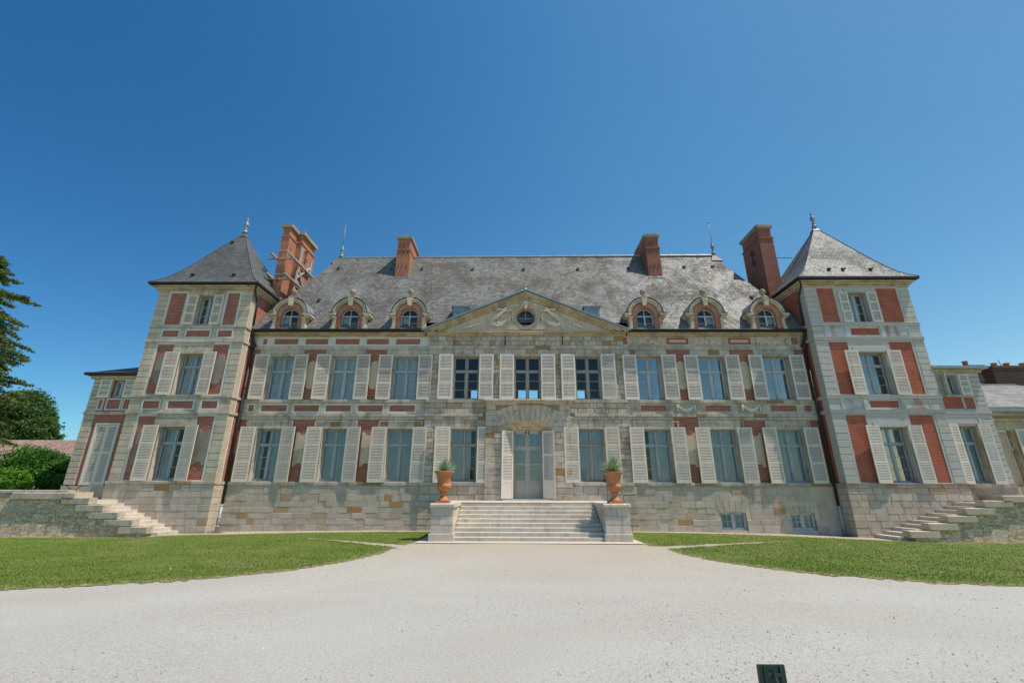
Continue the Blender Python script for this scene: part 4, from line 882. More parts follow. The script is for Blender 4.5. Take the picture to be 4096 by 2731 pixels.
for s in (-1,1):
    bx,bz=AX+s*1.32,9.92; y=yt-.10
    J=[(0,0,0),(s*-.06,0,.13),(s*-.12,-.01,.26),(s*-.15,-.02,.33),(s*-.17,-.03,.41), (s*-.28,-.04,.20),(s*-.38,-.03,.27), (s*.04,-.04,.28),(s*.14,-.03,.36), (s*.13,-.03,-.06),(s*.20,0,-.20),(s*.30,0,-.27), (s*.05,-.03,-.14),(s*.16,0,-.30),(s*.22,0,-.40)]
    if s>0: J=[(a,b,c) for a,b,c in J]
    J=[(bx+a*1.45-s*.25*c,y+b*1.5-.03,bz+c*.95) for a,b,c in J]
    Ed=[(0,1),(1,2),(2,3),(3,4),(2,5),(5,6),(2,7),(7,8),(0,9),(9,10),(10,11),(0,12),(12,13),(13,14)]
    Ra=[q*1.02 for q in (.085,.09,.075,.04,.07,.035,.022,.035,.022,.055,.035,.02,.055,.035,.02)]
    skin_fig(J,Ed,Ra,'carved_cherub','carved_stone',PED)
    wg=MB()
    for k in range(6):
        a=math.radians(30+k*16); wg.tube([(bx+s*.02,y+.02,bz+.2),(bx+s*(.02+.2*math.cos(a)),y,bz+.2+.16*math.sin(a))],[.03,.012],5,.6)
    wg.build('carved_wing','carved_stone',PED,smooth=True)
# swags and laurel wreaths on the right half
for a in (7.52,10.55):
    s=MB()
    for q in range(5):
        s.tube([(a-.38+.76*t/10,-.07-.02*math.sin(math.pi*t/10),5.40-(.13+.035*q)*math.sin(math.pi*t/10)) for t in range(11)],.018,6,.7)
    for e in (-1,1):
        s.tube([(a+e*.38,-.08,5.42),(a+e*.42,-.09,5.30),(a+e*.41,-.08,5.17)],[.045,.03,.045],7,.6); s.ball((a+e*.36,-.09,5.44),.04,8); s.ball((a+e*.44,-.09,5.44),.035,8)
    s.build('carved_swag','carved_stone',CH,smooth=True)
for a in (6.0,9.0,12.05):
    s=MB()
    for e in (-1,1):
        pts=[(a+e*(.02+.42*t/8),-.075,8.46+.03*t/8+ .10*math.sin(t*.5)) for t in range(9)]; s.tube(pts,.014,5)
        for k in range(12):
            t=k/11; x=a+e*(.04+.42*t); z=8.50+.10*math.sin(t*3.5)
            for d in (-1,1): s.tube([(x,-.075,z),(x+e*.05,-.09,z+d*.05),(x+e*.10,-.075,z+d*.06)],[.008,.022,.003],5,.7)
        for k in range(8):
            an=math.radians(-60+k*25); s.tube([(a+e*.15*math.cos(an),-.075,8.65+.13*math.sin(an)),(a+e*.19*math.cos(an+.3),-.09,8.65+.17*math.sin(an+.3)),(a+e*.17*math.cos(an+.5),-.075,8.65+.18*math.sin(an+.5))],[.01,.022,.004],5,.7)
    s.build('carved_laurel','carved_stone',CH,smooth=True)
# ------------------------------------------------------------------ towers
def turned(dst,fn,build):
    t=MB(); build(t); dst.add([fn(*p) for p in t.v],t.f); n=len(t.f); dst.t[-n:]=t.t
def tower(side,x0,x1,L,qm,trimm,brick,framem,roofm,ops,shut,apex):
    yf,yb=-.8,3.3
    mb=MB(); wall_grid(mb,x0,x1,-.4,L['cor'][0],yf,ops,.34)
    inner=x1 if side<0 else x0; outer=x0 if side<0 else x1
    mb.face([(x1,yf,-.4),(x1,yb,-.4),(x1,yb,L['cor'][0]),(x1,yf,L['cor'][0])]); mb.face([(x0,yb,-.4),(x0,yf,-.4),(x0,yf,L['cor'][0]),(x0,yb,L['cor'][0])]); mb.face([(x1,yb,-.4),(x0,yb,-.4),(x0,yb,L['cor'][0]),(x1,yb,L['cor'][0])])
    T=mb.build('tower',brick,CH)
    q=.5
    # plinth
    p=MB(); p.box(x0-.03,x1+.03,yf-.03,yb,-.5,L['pl'],.35); p.build('plinth_bed','mortar',T)
    p=MB(); zr=rows(-.35,L['pl'],.27)
    for a,b in zip(zr,zr[1:]):
        course(p,x0-.06,x1+.06,a,b,yf-.055,yf,.4,.75,[],jit=.012,bev=.010,j=.006)
        fn=(lambda x,y,z:(x1+.06-(y+0),yf-.055+(x),z)) if side<0 else (lambda x,y,z:(x0-.06+y,yf-.055+(1.2-x),z))
        turned(p,fn,lambda t:course(t,0,1.2,a,b,-.0,.05,.4,.6,[],jit=.012,bev=.010,j=.006))
        fo=(lambda x,y,z:(x0-.06+y,yf-.055+(1.0-x),z)) if side<0 else (lambda x,y,z:(x1+.06-y,yf-.055+x,z))
        turned(p,fo,lambda t:course(t,0,1.0,a,b,-.0,.05,.4,.6,[],jit=.012,bev=.010,j=.006))
    p.build('plinth','plinth_stone',T)
    # strings (whole slabs wrapping the tower)
    for k,(a,b,pr) in enumerate([(L['pl'],L['s0'],.09)]+[(L[n][0],L[n][1],.065) for n in ('sA','sB','sC','sD')]):
        s=MB()
        course(s,x0-pr,x1+pr,a,b,yf-pr,yf+.1,.8,1.6,jit=.002,j=.002); s.box(x0-pr+.004,x1+pr-.004,yf-pr+.03,yb,a+.003,b-.003,.5)
        s.box(x0-pr-.012,x1+pr+.012,yf-pr-.014,yb,b-.012,b+.004,.8) if side>0 else None
        s.build('string_course',trimm if not(side>0 and k==0) else 'stained_stone',T)
    # quoins
    zones=[(L['s0'],L['sA'][0],10),(L['sA'][1],L['sB'][0],2),(L['sB'][1],L['sC'][0],9),(L['sC'][1],L['sD'][0],2),(L['sD'][1],L['cor'][0],7)]
    for cx in (x0,x1):
        g=MB()
        for a,b,n in zones:
            for k in range(n):
                za=a+(b-a)*k/n+.012; zb=a+(b-a)*(k+1)/n-(.012)
                xa,xb=(cx-.028,cx+q-.04*U(0,.3)) if cx==x0 else (cx-q+.04*U(0,.3),cx+.028)
                t=U(.2,.9); e=.006*R()
                g.block(xa,xb,yf-.03-e,yf,za,zb,t,.012)
                g.box(xa+.004,xb-.02,yf-.01,yf+.33,za,zb,t)
            g.box(*((cx-.012,cx+q-.03) if cx==x0 else (cx-q+.03,cx+.012)),yf-.006,yf+.325,a,b,.1)
        g.build('quoin',qm,T)
    # framed brick fields
    fx0,fx1=x0+q,x1-q
    w=.10
    for si,(a,b) in enumerate(((L['s0'],L['sA'][0]),(L['sB'][1],L['sC'][0]),(L['sD'][1],L['cor'][0]))):
        f=MB(); pa,pb=L['plates'][si]; yy=yf-.022
        f2=MB(); f.box(fx0,fx0+w,yy,yf,a,b); f2.box(fx1-w,fx1,yy,yf,a,b); f.box(fx0+w,pa,yy,yf,b-.10,b); f2.box(pb,fx1-w,yy,yf,b-.10,b); f.box(fx0+w,pa,yy,yf,a,a+.05); f2.box(pb,fx1-w,yy,yf,a,a+.05)
        if si==2:
            for xx in (pa,pb): (f if xx==pa else f2).box(xx-.09 if xx==pa else xx,xx if xx==pa else xx+.09,yy-.002,yf,a+.05,b-.10)
        f.build('white_render_frame' if side<0 else 'render_frame',framem,T); f2.build('white_render_frame' if side<0 else 'render_frame',framem,T)
        s=MB(); o=ops[si]
        # plate above the window and surround
        s.box(pa,pb,yf-.03,yf,o[3]+.0,b) if side>0 or si==2 else ashlar(s,pa,pb,o[3],b,yf-.03,yf,.22,.35,.6,(),jit=.003,j=.003)
        s.box(pa,o[0],yf-.03,yf,a,o[3]); s.box(o[1],pb,yf-.03,yf,a,o[3])
        s.box(o[0]-.16,o[1]+.16,yf-.06,yf-.028,o[3]+.10,o[3]+.22); s.box(o[0]-.10,o[1]+.10,yf-.075,yf-.028,o[3],o[3]+.10)
        s.build('window_surround',trimm if side<0 else 'stucco',T)
        kk=shut[si]
        window(T,*o,yf,kk['mat'],kk['back'],(kk['wl'],kk['wr'],o[2]-.02,o[3]+.06 if si<2 else o[3]+.02),kk['sm'],transom=.70 if si<2 else None,lrows=3,sy=yf-.14 if si<2 else yf-.05,depth=.26,glass='glass' if side<0 and si<2 else 'sky_glass',sur=(yf-.045,trimm if side<0 else 'stucco',.05))
    # frieze panels
    for nm,(fa,fb),(za,zb) in (('A',L['fA'],(L['sA'][1],L['sB'][0])),('C',L['fC'],(L['sC'][1],L['sD'][0]))):
        f=MB(); xs=[fx0]; rects=L['pan'+nm]
        base=MB(); ys=yf-.03
        for a_,b_ in rects: xs+=[a_,b_]
        xs.append(fx1)
        base.box(fx0,fx1,ys,yf,za,fa); base.box(fx0,fx1,ys,yf,fb,zb)
        for i in range(0,len(xs),2): base.box(xs[i],xs[i+1],ys,yf,fa,fb,U(.3,.8))
        if side<0:
            for a_,b_ in rects: frame_rect(f,a_,b_,fa,fb,.08,ys-.012,ys+.003)
            for i in range(2,len(xs)-2,2): m_=(xs[i]+xs[i+1])/2; base.box(m_-.09,m_+.09,ys-.02,ys+.002,za,zb,U(.2,.8))
            f.build('white_render_frame','white_stucco',T)
            base.build('frieze',trimm,T)
        else:
            for a_,b_ in ((fx0+.08,rects[0][0]-.32),(rects[0][1]+.32,fx1-.08)): frame_rect(base,a_,b_,fa,fb,.035,ys-.025,ys+.002)
            for xx in (rects[0][0]-.27,rects[0][1]+.09): base.box(xx,xx+.18,ys-.025,ys+.002,za,zb)
            base.build('frieze','stained_stucco',T)
    # inner side frame + cornice
    f=MB(); xi=inner-side*.0
    sx=(inner,inner+.02) if side<0 else (inner-.02,inner)
    for a,b,n in zones: f=MB(); f.box(sx[0],sx[1],yf+.33,yf+.40,a,b); f.build('side_frame','white_stucco' if side<0 else 'stucco',T)
    c0,c1=L['cor']; h=(c1-c0)/3; cmb=MB()
    for k,o_ in enumerate((.09,.18,.27)):
        course(cmb,x0-o_,x1+o_,c0+h*k,c0+h*(k+1),yf-o_,yf-o_+.1,.5,1.1,jit=.004,j=.002,bev=.025); cmb.box(x0-o_+.004,x1+o_-.004,yf-o_+.03,yb+.1,c0+h*k+.003,c0+h*(k+1)-.003,.6)
    cmb.build('cornice','cornice_stone',T)
    o_=.40; g=MB(); ez=L['eave']; g.box(x0-o_+.1,x1+o_-.1,yf-o_+.1,yb+.3,c1,c1+.03); 
    for (a,b,c,d) in ((x0-o_,x1+o_,yf-o_,yf-o_+.025),(x0-o_,x0-o_+.025,yf-o_+.025,yb+.3),(x1+o_-.025,x1+o_,yf-o_+.025,yb+.3)): g.box(a,b,c,d,c1+.005,ez)
    g.box(x0-o_+.025,x1+o_-.025,yf-o_+.025,yb+.28,c1+.032,c1+.04)
    g.build('gutter','gutter_metal',T)
    E=[(x0-o_,yf-o_),(x1+o_,yf-o_),(x1+o_,yb+.4),(x0-o_,yb+.4)]; ax,ay,az=apex
    prof=[(0,0),(.10,.045),(.2,.11),(.3,.205),(.42,.33),(1,1)]
    r=MB()
    for k in range(4):
        A,B=E[k],E[(k+1)%4]
        for (u0,h0),(u1,h1) in zip(prof,prof[1:]):
            P=lambda c,u,hh:(c[0]+(ax-c[0])*u,c[1]+(ay-c[1])*u,ez+(az-ez)*hh)
            r.patch(P(A,u0,h0),P(B,u0,h0),P(B,u1,h1),P(A,u1,h1),10,2 if u1<1 else 12,.008)
    ro=r.build('tower_roof',roofm,T)
    c=MB(); kz=.90
    P=[(x_+(ax-x_)*.93,y_+(ay-y_)*.93,az-(az-ez)*.07+.02) for x_,y_ in E]
    c.add(P+[(ax,ay,az+.16)],[(0,1,4),(1,2,4),(2,3,4),(3,0,4)]); c.build('roof_cap','copper_cap' if side<0 else 'lead',T)
    for i in range(2):
        hp=MB(); cx_,cy_=E[i]; pts=[(cx_+(ax-cx_)*u,cy_+(ay-cy_)*u,ez+(az-ez)*hh+.015) for u,hh in prof]; hp.tube(pts,.02,5); hp.build('roof_hip',roofm,T)
    finial(T,ax,ay,az,.92)
    for xx,zz in ((-.9,.14),(1.0,.14),(-.25,.78 if side<0 else .14)):
        x_=ax+xx*1.1; z_=ez+(az-ez)*zz; 
        # find y on front slope
        for (u0,h0),(u1,h1) in zip(prof,prof[1:]):
            if h0<=zz<=h1: u=u0+(u1-u0)*(zz-h0)/(h1-h0)
        y_=E[0][1]+(ay-E[0][1])*u; v=MB(); v.add([(x_-.07,y_-.08,z_),(x_+.07,y_-.08,z_),(x_+.07,y_-.08,z_+.1),(x_-.07,y_-.08,z_+.1),(x_-.08,y_+.2,z_+.15),(x_+.08,y_+.2,z_+.15)],[(0,1,2,3),(3,2,5,4),(0,3,4),(1,5,2)]); v.build('roof_vent','gutter_metal',T)
    return T
LL=dict(pl=1.85,s0=1.98,sA=(4.88,5.02),fA=(5.13,5.46),sB=(5.62,5.73),sC=(8.28,8.42),fC=(8.56,8.88),sD=(9.02,9.13),cor=(10.95,11.2),eave=11.3,
  plates=[(-16.75,-14.85),(-16.75,-14.85),(-16.66,-14.78)],panA=[(-17.48,-16.75),(-16.35,-15.2),(-14.8,-14.08)],panC=[(-17.44,-16.68),(-16.3,-15.18),(-14.77,-14.1)])
sh=[dict(mat='window_wood',back='voile',wl=.66,wr=.62,sm='shutter_paint'),dict(mat='window_wood',back='curtain',wl=.66,wr=.6,sm='shutter_paint'),dict(mat='window_wood',back='side',wl=.48,wr=.48,sm='shutter_paint')]
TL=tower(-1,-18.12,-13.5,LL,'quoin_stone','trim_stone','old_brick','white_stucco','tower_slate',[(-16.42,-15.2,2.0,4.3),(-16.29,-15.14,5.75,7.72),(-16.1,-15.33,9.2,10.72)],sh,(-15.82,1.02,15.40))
for cx in (-17.12,-14.42): capsule(cx,6.25,7.68,.56,-.8,TL,'grey_plaque'); notched(cx+(.02 if cx<-15 else 0),2.65,4.20,.56,-.8,TL,'grey_plaque')
TL['label']='left tower with weathered stone quoins and dark slate roof'
LR=dict(pl=1.78,s0=1.94,sA=(4.98,5.12),fA=(5.21,5.52),sB=(5.62,5.77),sC=(8.42,8.56),fC=(8.67,9.01),sD=(9.13,9.28),cor=(11.2,11.46),eave=11.58,
  plates=[(15.18,17.12),(15.18,17.12),(15.2,17.12)],panA=[(15.53,16.82)],panC=[(15.5,16.82)])
sh=[dict(mat='window_wood',back='side',wl=.62,wr=.60,sm='shutter_paint_pale'),dict(mat='window_wood',back=None,wl=.62,wr=.62,sm='shutter_paint_pale'),dict(mat='white_wood',back=None,wl=.45,wr=.48,sm='shutter_paint_pale')]
TR=tower(1,13.71,18.79,LR,'stucco','stucco','red_brick','stucco','sheen_slate',[(15.58,16.84,1.97,4.34),(15.5,16.82,5.80,7.82),(15.76,16.66,9.32,10.88)],sh,(16.25,.85,15.6))
TR['label']='right tower with grey rendered quoins and bright red brick'
# ------------------------------------------------------------------ big side chimneys
def boxes(name,mat,parent,L):
    m=MB()
    for b in L: m.box(*b)
    return m.build(name,mat,parent)
c=boxes('chimney','dark_chimney_brick',CH,[(13.57,14.37,1.72,3.6,9.6,15.45),(13.53,14.41,1.68,3.64,15.45,15.53),(13.6,14.34,1.75,3.57,15.53,16.1)]); c['label']='tall dark brick chimney beside the right tower'
boxes('cap','cap_stone',c,[(13.55,14.39,1.70,3.62,16.1,16.18),(13.5,14.44,1.65,3.67,16.18,16.33)])
def sanchor(x,y,z,s):
    pts=[]
    for k in range(12): a=math.radians(200-k*24); pts.append((x,y+.14*math.cos(a),z+.18+.16*math.sin(a)))
    for k in range(12): a=math.radians(116+k*0)  # keep curve simple
    for k in range(11): a=math.radians(110-(-k*24)); pts.append((x,y+s*0+.14*math.cos(-a+math.pi),z-.22+.16*math.sin(-a+math.pi)))
    m=MB(); m.tube(pts,.022,6); return m
def s_curve(x,y,z,h,w):
    pts=[]
    for k in range(25):
        t=k/24; a=-math.pi*.9+t*math.pi*1.8
        if t<=.5: an=math.pi*(1.25-2.2*t); pts.append((x,y+w*math.cos(an),z+h*.27+h*.23*math.sin(an)))
    q=[(x,2*y-p[1],2*z-p[2]) for p in reversed(pts)]
    m=MB(); m.tube(pts+q,.024,6); return m
s_curve(13.54,2.6,14.62,.95,.13).build('wall_anchor','iron',c)
m=MB(); m.tube([(14.37,2.2,14.45),(15.6,2.2,14.45)],.02,6); m.build('tie_rod','iron',c)
boxes('flashing','zinc',CH,[(14.37,14.44,1.8,3.6,11.9,12.0)])
c=boxes('chimney','chimney_brick',CH,[(-14.03,-13.56,1.6,2.42,9.6,15.55),(-14.03,-13.24,2.42,4.15,9.6,15.55),(-14.07,-13.52,1.56,2.38,15.55,15.63),(-14.07,-13.2,2.38,4.19,15.55,15.63),(-14.0,-13.6,1.64,2.44,15.63,16.15),(-14.0,-13.28,2.46,4.1,15.63,16.15)]); c['label']='large orange brick chimney propped with timber beside the left tower'
boxes('cap','cap_stone',c,[(-14.12,-13.48,1.52,2.36,16.15,16.36),(-14.12,-13.14,2.36,4.24,16.15,16.36)])
boxes('stone_band','cornice_stone',c,[(-14.04,-13.55,1.59,2.41,13.1,13.18),(-14.04,-13.23,2.43,4.16,13.1,13.18),(-14.04,-13.55,1.59,2.41,14.6,14.66),(-14.04,-13.23,2.43,4.16,14.6,14.66)])
s_curve(-13.21,3.05,15.0,.8,.13).build('wall_anchor','iron',c)
def beam(p,q,w,name='timber_brace',mat='timber'):
    p,q=Vector(p),Vector(q); d=q-p; L=d.length; m=MB(); M4=Matrix.Translation(p)@d.to_track_quat('Y','Z').to_matrix().to_4x4(); m.box(-w/2,w/2,0,L,-w/2,w/2,.5,M4); return m.build(name,mat,c)
for a,b,w_ in [((-13.12,1.0,14.15),(-13.12,4.5,14.15),.11),((-13.12,.94,12.88),(-13.12,3.4,12.88),.11),((-14.12,1.0,14.15),(-14.12,3.4,14.15),.11),((-14.12,.94,12.88),(-14.12,3.2,12.88),.11),
  ((-14.5,1.5,14.05),(-12.95,1.5,14.05),.10),((-14.5,1.5,12.78),(-12.95,1.5,12.78),.10)]: beam(a,b,w_)
for a,b,w_ in [((-13.19,2.5,15.3),(-13.19,2.25,12.2),.09),((-13.19,3.75,15.1),(-13.19,3.75,12.6),.09),((-13.19,2.35,13.3),(-13.19,3.75,14.6),.10),((-13.17,2.3,14.0),(-13.17,3.6,12.5),.09)]: beam(a,b,w_,'timber_post','grey_timber')
boxes('verge','zinc',CH,[(-13.95,-13.88,.6,.66,11.2,12.0)])
# ------------------------------------------------------------------ side wings
def wing(side,x0,x1,L):
    yf,yb=-.55,2.6
    b=MB(); wall_grid(b,x0,x1,-.4,L['top'],yf,L['ops'],.3); b.face([(x0,yb,-.4),(x0,yf,-.4),(x0,yf,L['top']),(x0,yb,L['top'])]); b.face([(x1,yf,-.4),(x1,yb,-.4),(x1,yb,L['top']),(x1,yf,L['top'])]); b.face([(x1,yb,-.4),(x0,yb,-.4),(x0,yb,L['top']),(x1,yb,L['top'])])
    W=b.build('side_wing',L['brick'],CH); cx=x0 if side<0 else x1
    g=MB(); n1=12; ma=L['q']
    for a,b_,n in ((L['base'],L['s'][0],12),(L['s'][1],L['top'],8)):
        for k in range(n):
            za=a+(b_-a)*k/n+.01; zb=a+(b_-a)*(k+1)/n-.01; xa,xb=(cx-.03,cx+.45) if side<0 else (cx-.45,cx+.03); t=U(.2,.9)
            g.block(xa,xb,yf-.03,yf,za,zb,t); g.box(xa+.003,xb-.02,yf-.01,yf+.4,za,zb,t)
    g.build('quoin',ma,W)
    s=MB(); s.box(x0-(.06 if side<0 else 0),x1+(.06 if side>0 else 0),yf-.06,yb,L['s'][0],L['s'][1]); s.build('string_course',L['tm'],W)
    c=MB(); a0=x0-(.15 if side<0 else 0); a1=x1+(.15 if side>0 else 0)
    c.box(a0,a1,yf-.12,yb,L['top'],L['top']+.14,.5); c.build('cornice','cornice_stone',W)
    a0=x0-(.33 if side<0 else 0); a1=x1+(.33 if side>0 else 0); e=L['top']+.14
    c=MB(); c.box(a0,a1,yf-.32,yb+.2,e,e+.02); c.box(a0,a1,yf-.32,yf-.30,e+.02,e+.12); 
    xe=a0 if side<0 else a1; c.box(min(xe,xe-side*.02),max(xe,xe-side*.02),yf-.30,yb+.2,e+.02,e+.12); c.build('gutter','gutter_metal' if side<0 else 'zinc',W)
    r=MB(); zt=L['rz']; xi=x1 if side<0 else x0; e+=.1; xm=xe-side*(abs(xe-xi))
    if side<0: r.patch((xe,yf-.3,e),(xi,yf-.3,e),(xi,1.1,zt),(xi-.02,1.1,zt),6,6); r.patch((xe,yb+.2,e),(xe,yf-.3,e),(xi,1.1,zt),(xi,1.1,zt),6,6)
    else: r.patch((xi,yf-.3,e),(xe,yf-.3,e),(xi+.1,1.1,zt),(xi,1.1,zt),6,6); r.patch((xe,yf-.3,e),(xe,yb+.2,e),(xi+.1,1.1,zt),(xi+.1,1.1,zt),6,6)
    r.build('wing_roof','tower_slate' if side<0 else 'sheen_slate',W); return W
WL=wing(-1,-20.27,-18.12,dict(top=6.55,base=1.78,s=(4.88,5.02),brick='old_brick',q='quoin_stone',tm='trim_stone',ops=[(-19.55,-18.6,1.25,4.42),(-19.36,-18.74,5.68,6.5)],rz=7.75))
WL['label']='narrow left wing with closed louvred door shutters'
p=MB(); p.box(-20.33,-18.12,-.6,2.6,-.5,1.78,.4); p.build('plinth','plinth_stone',WL)
f=MB(); frame_rect(f,-19.55,-18.6,1.25,4.42,.08,-.58,-.55); f.build('white_render_frame','white_stucco',WL)
d=MB(); d.box(-19.55,-18.6,-.47,-.45,1.25,4.42); d.build('door_back','interior',WL)
o=inst('door_shutter',shutter_mesh(.47,3.15,'shutter_paint',solid=.62),WL,(-19.545,-.52,1.26)); o=inst('door_shutter',shutter_mesh(.47,3.15,'shutter_paint',solid=.62),WL,(-19.07,-.52,1.26))
f=MB(); 
for a,b in ((-19.78,-19.62),(-19.4,-18.78),(-18.62,-18.3)): frame_rect(f,a,b,5.14,5.58,.06,-.575,-.55)
f.box(-19.82,-18.12,-.57,-.55,6.5,6.55); f.box(-19.84,-19.36,-.572,-.55,5.66,6.5); f.box(-18.74,-18.12,-.572,-.55,5.66,6.5); f.build('frieze_frame','white_stucco',WL)
window(WL,-19.36,-18.74,5.68,6.5,-.55,'white_wood','voile' if 0 else None,(.52,.46,5.66,6.52),'shutter_paint_pale',transom=None,lrows=2,cols=4,sy=-.63,depth=.15)
WR=wing(1,18.79,21.06,dict(top=6.9,base=1.94,s=(4.98,5.12),brick='red_brick',q='stucco',tm='stucco',ops=[(19.33,20.2,1.96,4.42),(19.34,20.0,5.84,6.78)],rz=7.75))
WR['label']='narrow right wing with grey render and pale shutters'
p=MB(); p.box(18.79,21.12,-.6,2.6,-.5,1.78,.25); p.box(18.79,21.14,-.64,2.6,1.78,1.94,.12); p.box(18.8,19.2,-.63,-.6,.4,1.7,.9); p.build('plinth','stained_stone',WR)
f=MB(); f.box(18.79,20.6,-.585,-.55,4.42,4.98); f.box(18.79,19.33,-.585,-.55,1.94,4.42); f.box(20.2,20.62,-.585,-.55,1.94,4.42); frame_rect(f,18.95,20.4,4.55,4.85,.025,-.60,-.58)
f.box(18.79,20.62,-.575,-.55,6.78,6.9); f.box(18.79,19.34,-.575,-.55,5.74,6.78); f.box(20.0,20.62,-.575,-.55,5.74,6.78); f.box(19.0,19.1,-.575,-.55,5.12,5.74); f.box(19.98,20.07,-.575,-.55,5.18,5.74); f.box(20.5,20.6,-.575,-.55,5.12,5.74); f.box(19.1,20.5,-.575,-.55,5.12,5.2)
f.build('render_frame','stucco',WR)
window(WR,19.33,20.2,1.96,4.42,-.55,'window_wood','board',(.44,.5,1.93,4.5),'shutter_paint_pale',transom=.70,sy=-.67,sur=(-.6,'cornice_stone',.05))
W_=window(WR,19.34,20.0,5.84,6.78,-.55,'window_wood',None,None,transom=None,lrows=2,cols=4,depth=.18,sur=(-.6,'stucco',.05))
place_shutter(W_,19.34,-1,.40,5.82,.98,-.62,'shutter_paint_pale',ang=math.radians(62)); place_shutter(W_,20.05,1,.42,5.82,.98,-.62,'shutter_paint_pale')
s=MB(); s.box(19.2,20.08,-.64,-.5,5.74,5.82); s.build('sill','cornice_stone',W_)
# ------------------------------------------------------------------ downpipes
for sg,x,wx in ((-1,-13.38,-13.35),(1,13.58,13.45)):
    m=MB(); m.tube([(x-sg*0,-.40,9.02),(x,-.36,8.85),(x-sg*.0,-.16,8.55),(x,-.14,8.3)],.055,10); m.tube([(x,-.17,8.3),(x,-.17,1.0)],.055,10)
    m.lathe([(.06,8.18),(.1,8.24),(.13,8.34),(.15,8.42),(.13,8.43)],x,-.17,14)
    for z in (7.3,6.2,5.1,4,2.9,1.85): m.lathe([(.07,z),(.07,z+.04)],x,-.17,10)
    m.build('downpipe','pipe_black',CH,smooth=True)
    m=MB(); m.tube([(x,-.19,1.02),(x,-.19,-.15)],.06,12); 
    for z in (.95,.45,.1): m.lathe([(.075,z),(.075,z+.05)],x,-.19,12)
    m.build('lower_downpipe','pipe_white',CH,smooth=True)
    m=MB(); xx=x+sg*.03; top=11.1 if sg<0 else 11.35; m.tube([(xx-sg*.2,-1.1,top+.05),(xx-sg*.08,-.95,top-.15),(xx,-.55,top-.45),(xx,-.42,top-.7),(xx,-.40,9.3)],.045,8); m.build('downpipe','pipe_black',CH,smooth=True)
# ------------------------------------------------------------------ front steps
ST=thing('front_steps',(0,-2.4,0),'wide pale stone staircase of nine steps leading up to the front door','steps')
for k in range(9):
    m=MB(); yk=-4.6+.262*k; z1=.131*(k+1); x0,x1=-2.61,2.55
    xs=sorted([x0,x1]+[U(x0+.6,x1-.6) for _ in range(3)])
    for a,b in zip(xs,xs[1:]): m.block(a+.002,b-.002,yk,-.2 if k==8 else yk+.4,z1-.131-.04,z1,U(.2,.9),.012)
    m.build('step','step_stone',ST)
m=MB(); m.patch((-2.61,-2.51,1.183),(2.55,-2.51,1.183),(2.55,-.12,1.21),(-2.61,-.12,1.21),2,2); m.box(-2.61,2.55,-2.45,-.12,.9,1.17); m.build('landing','step_stone',ST)
for sg,xa,xb in ((-1,-3.38,-2.62),(1,2.56,3.40)):
    m=MB(); yk=-4.63
    for z0,z1,ns in ((.25,.52,2),(.52,.80,1),(.80,1.08,1)): course(m,xa,xb,z0,z1,yk,yk+.9,.4,.9,jit=.006,j=.004)
    m.box(xa+.005,xb-.005,yk+.03,-.12,-.1,1.08,.6); 
    m.build('side_wall','step_stone',ST)
    m=MB(); m.block(xa-.05,xb+.05,yk-.06,yk+.95,-.15,.25,.5,.015); m.box(xa-.04,xb+.02,yk+.95,-.13,-.15,.2,.5); m.build('base','step_stone',ST)
    m=MB(); m.block(xa-.05,xb+.05,yk-.06,yk+1.0,1.08,1.205,.6,.03); m.box(xa-.03,xb+.03,yk+.98,-.13,1.08,1.203,.6); m.build('cap','step_stone',ST)
m=MB(); m.patch((-3.8,-5.15,.012),(3.7,-5.25,.012),(3.6,-.2,.012),(-3.6,-.2,.012),4,4); PV=m.build('paving_slab','step_stone'); tag(PV,kind='structure')
def urn(x,y,label):
    o=thing('urn',(x,y,1.205),label,'urn','terracotta urns at the top of the steps'); z=1.205
    m=MB(); m.box(x-.24,x+.24,y-.24,y+.24,z,z+.065); m.build('foot_slab','terracotta',o)
    m=MB(); m.lathe([(.225,z+.065),(.215,z+.10),(.15,z+.16),(.105,z+.24),(.095,z+.30),(.13,z+.325),(.135,z+.345),(.10,z+.37)],x,y,28); m.build('foot','terracotta',o,smooth=True)
    fl=lambda a,zz: 1+.035*math.cos(a*20) if z+.40<zz<z+.60 else 1
    m=MB(); m.lathe([(.10,z+.37),(.15,z+.40),(.21,z+.45),(.25,z+.52),(.262,z+.58),(.25,z+.62),(.225,z+.645),(.225,z+.67),(.232,z+.70),(.245,z+.80),(.265,z+.92),(.30,z+1.0),(.335,z+1.035),(.35,z+1.045),(.35,z+1.075),(.32,z+1.08),(.30,z+1.02)],x,y,80,mod=fl); m.build('bowl','terracotta',o,smooth=True)
    m=MB()
    for k in range(40): a=2*math.pi*k/40; m.ball((x+.35*math.cos(a),y+.35*math.sin(a),z+1.045),.02,6)
    m.build('beaded_rim','terracotta',o,smooth=True)
    m=MB(); m.lathe([(.31,z+1.03),(.001,z+1.05)],x,y,20); m.build('soil','bark',o)
    return o
def yucca(x,y,z,label,n,h):
    m=MB()
    for k in range(n):
        a=U(0,2*math.pi); el=math.radians(U(8,88)); L=U(.42,.56)*h; d=Vector((math.cos(a)*math.cos(el),math.sin(a)*math.cos(el),math.sin(el))); w=Vector((-math.sin(a),math.cos(a),0))*.010
        p=Vector((x,y,z+.02))+d*.04; mid=p+d*L*.55; tip=p+d*L+Vector((0,0,-.04*math.cos(el))); t=U(0,1); nn=Vector((0,0,.006))
        m.add([p-w,p+w,mid+w*.9,mid-w*.9,tip,mid+nn,p+nn],[(0,6,5,3),(6,1,2,5),(3,5,4),(5,2,4)],t)
    m2=m.build('yucca','yucca_leaf'); 
    for p in m2.data.vertices: p.co-=Vector((x,y,z))
    m2.location=(x,y,z); tag(m2,label,'plant','spiky plants in the terracotta urns'); return m2
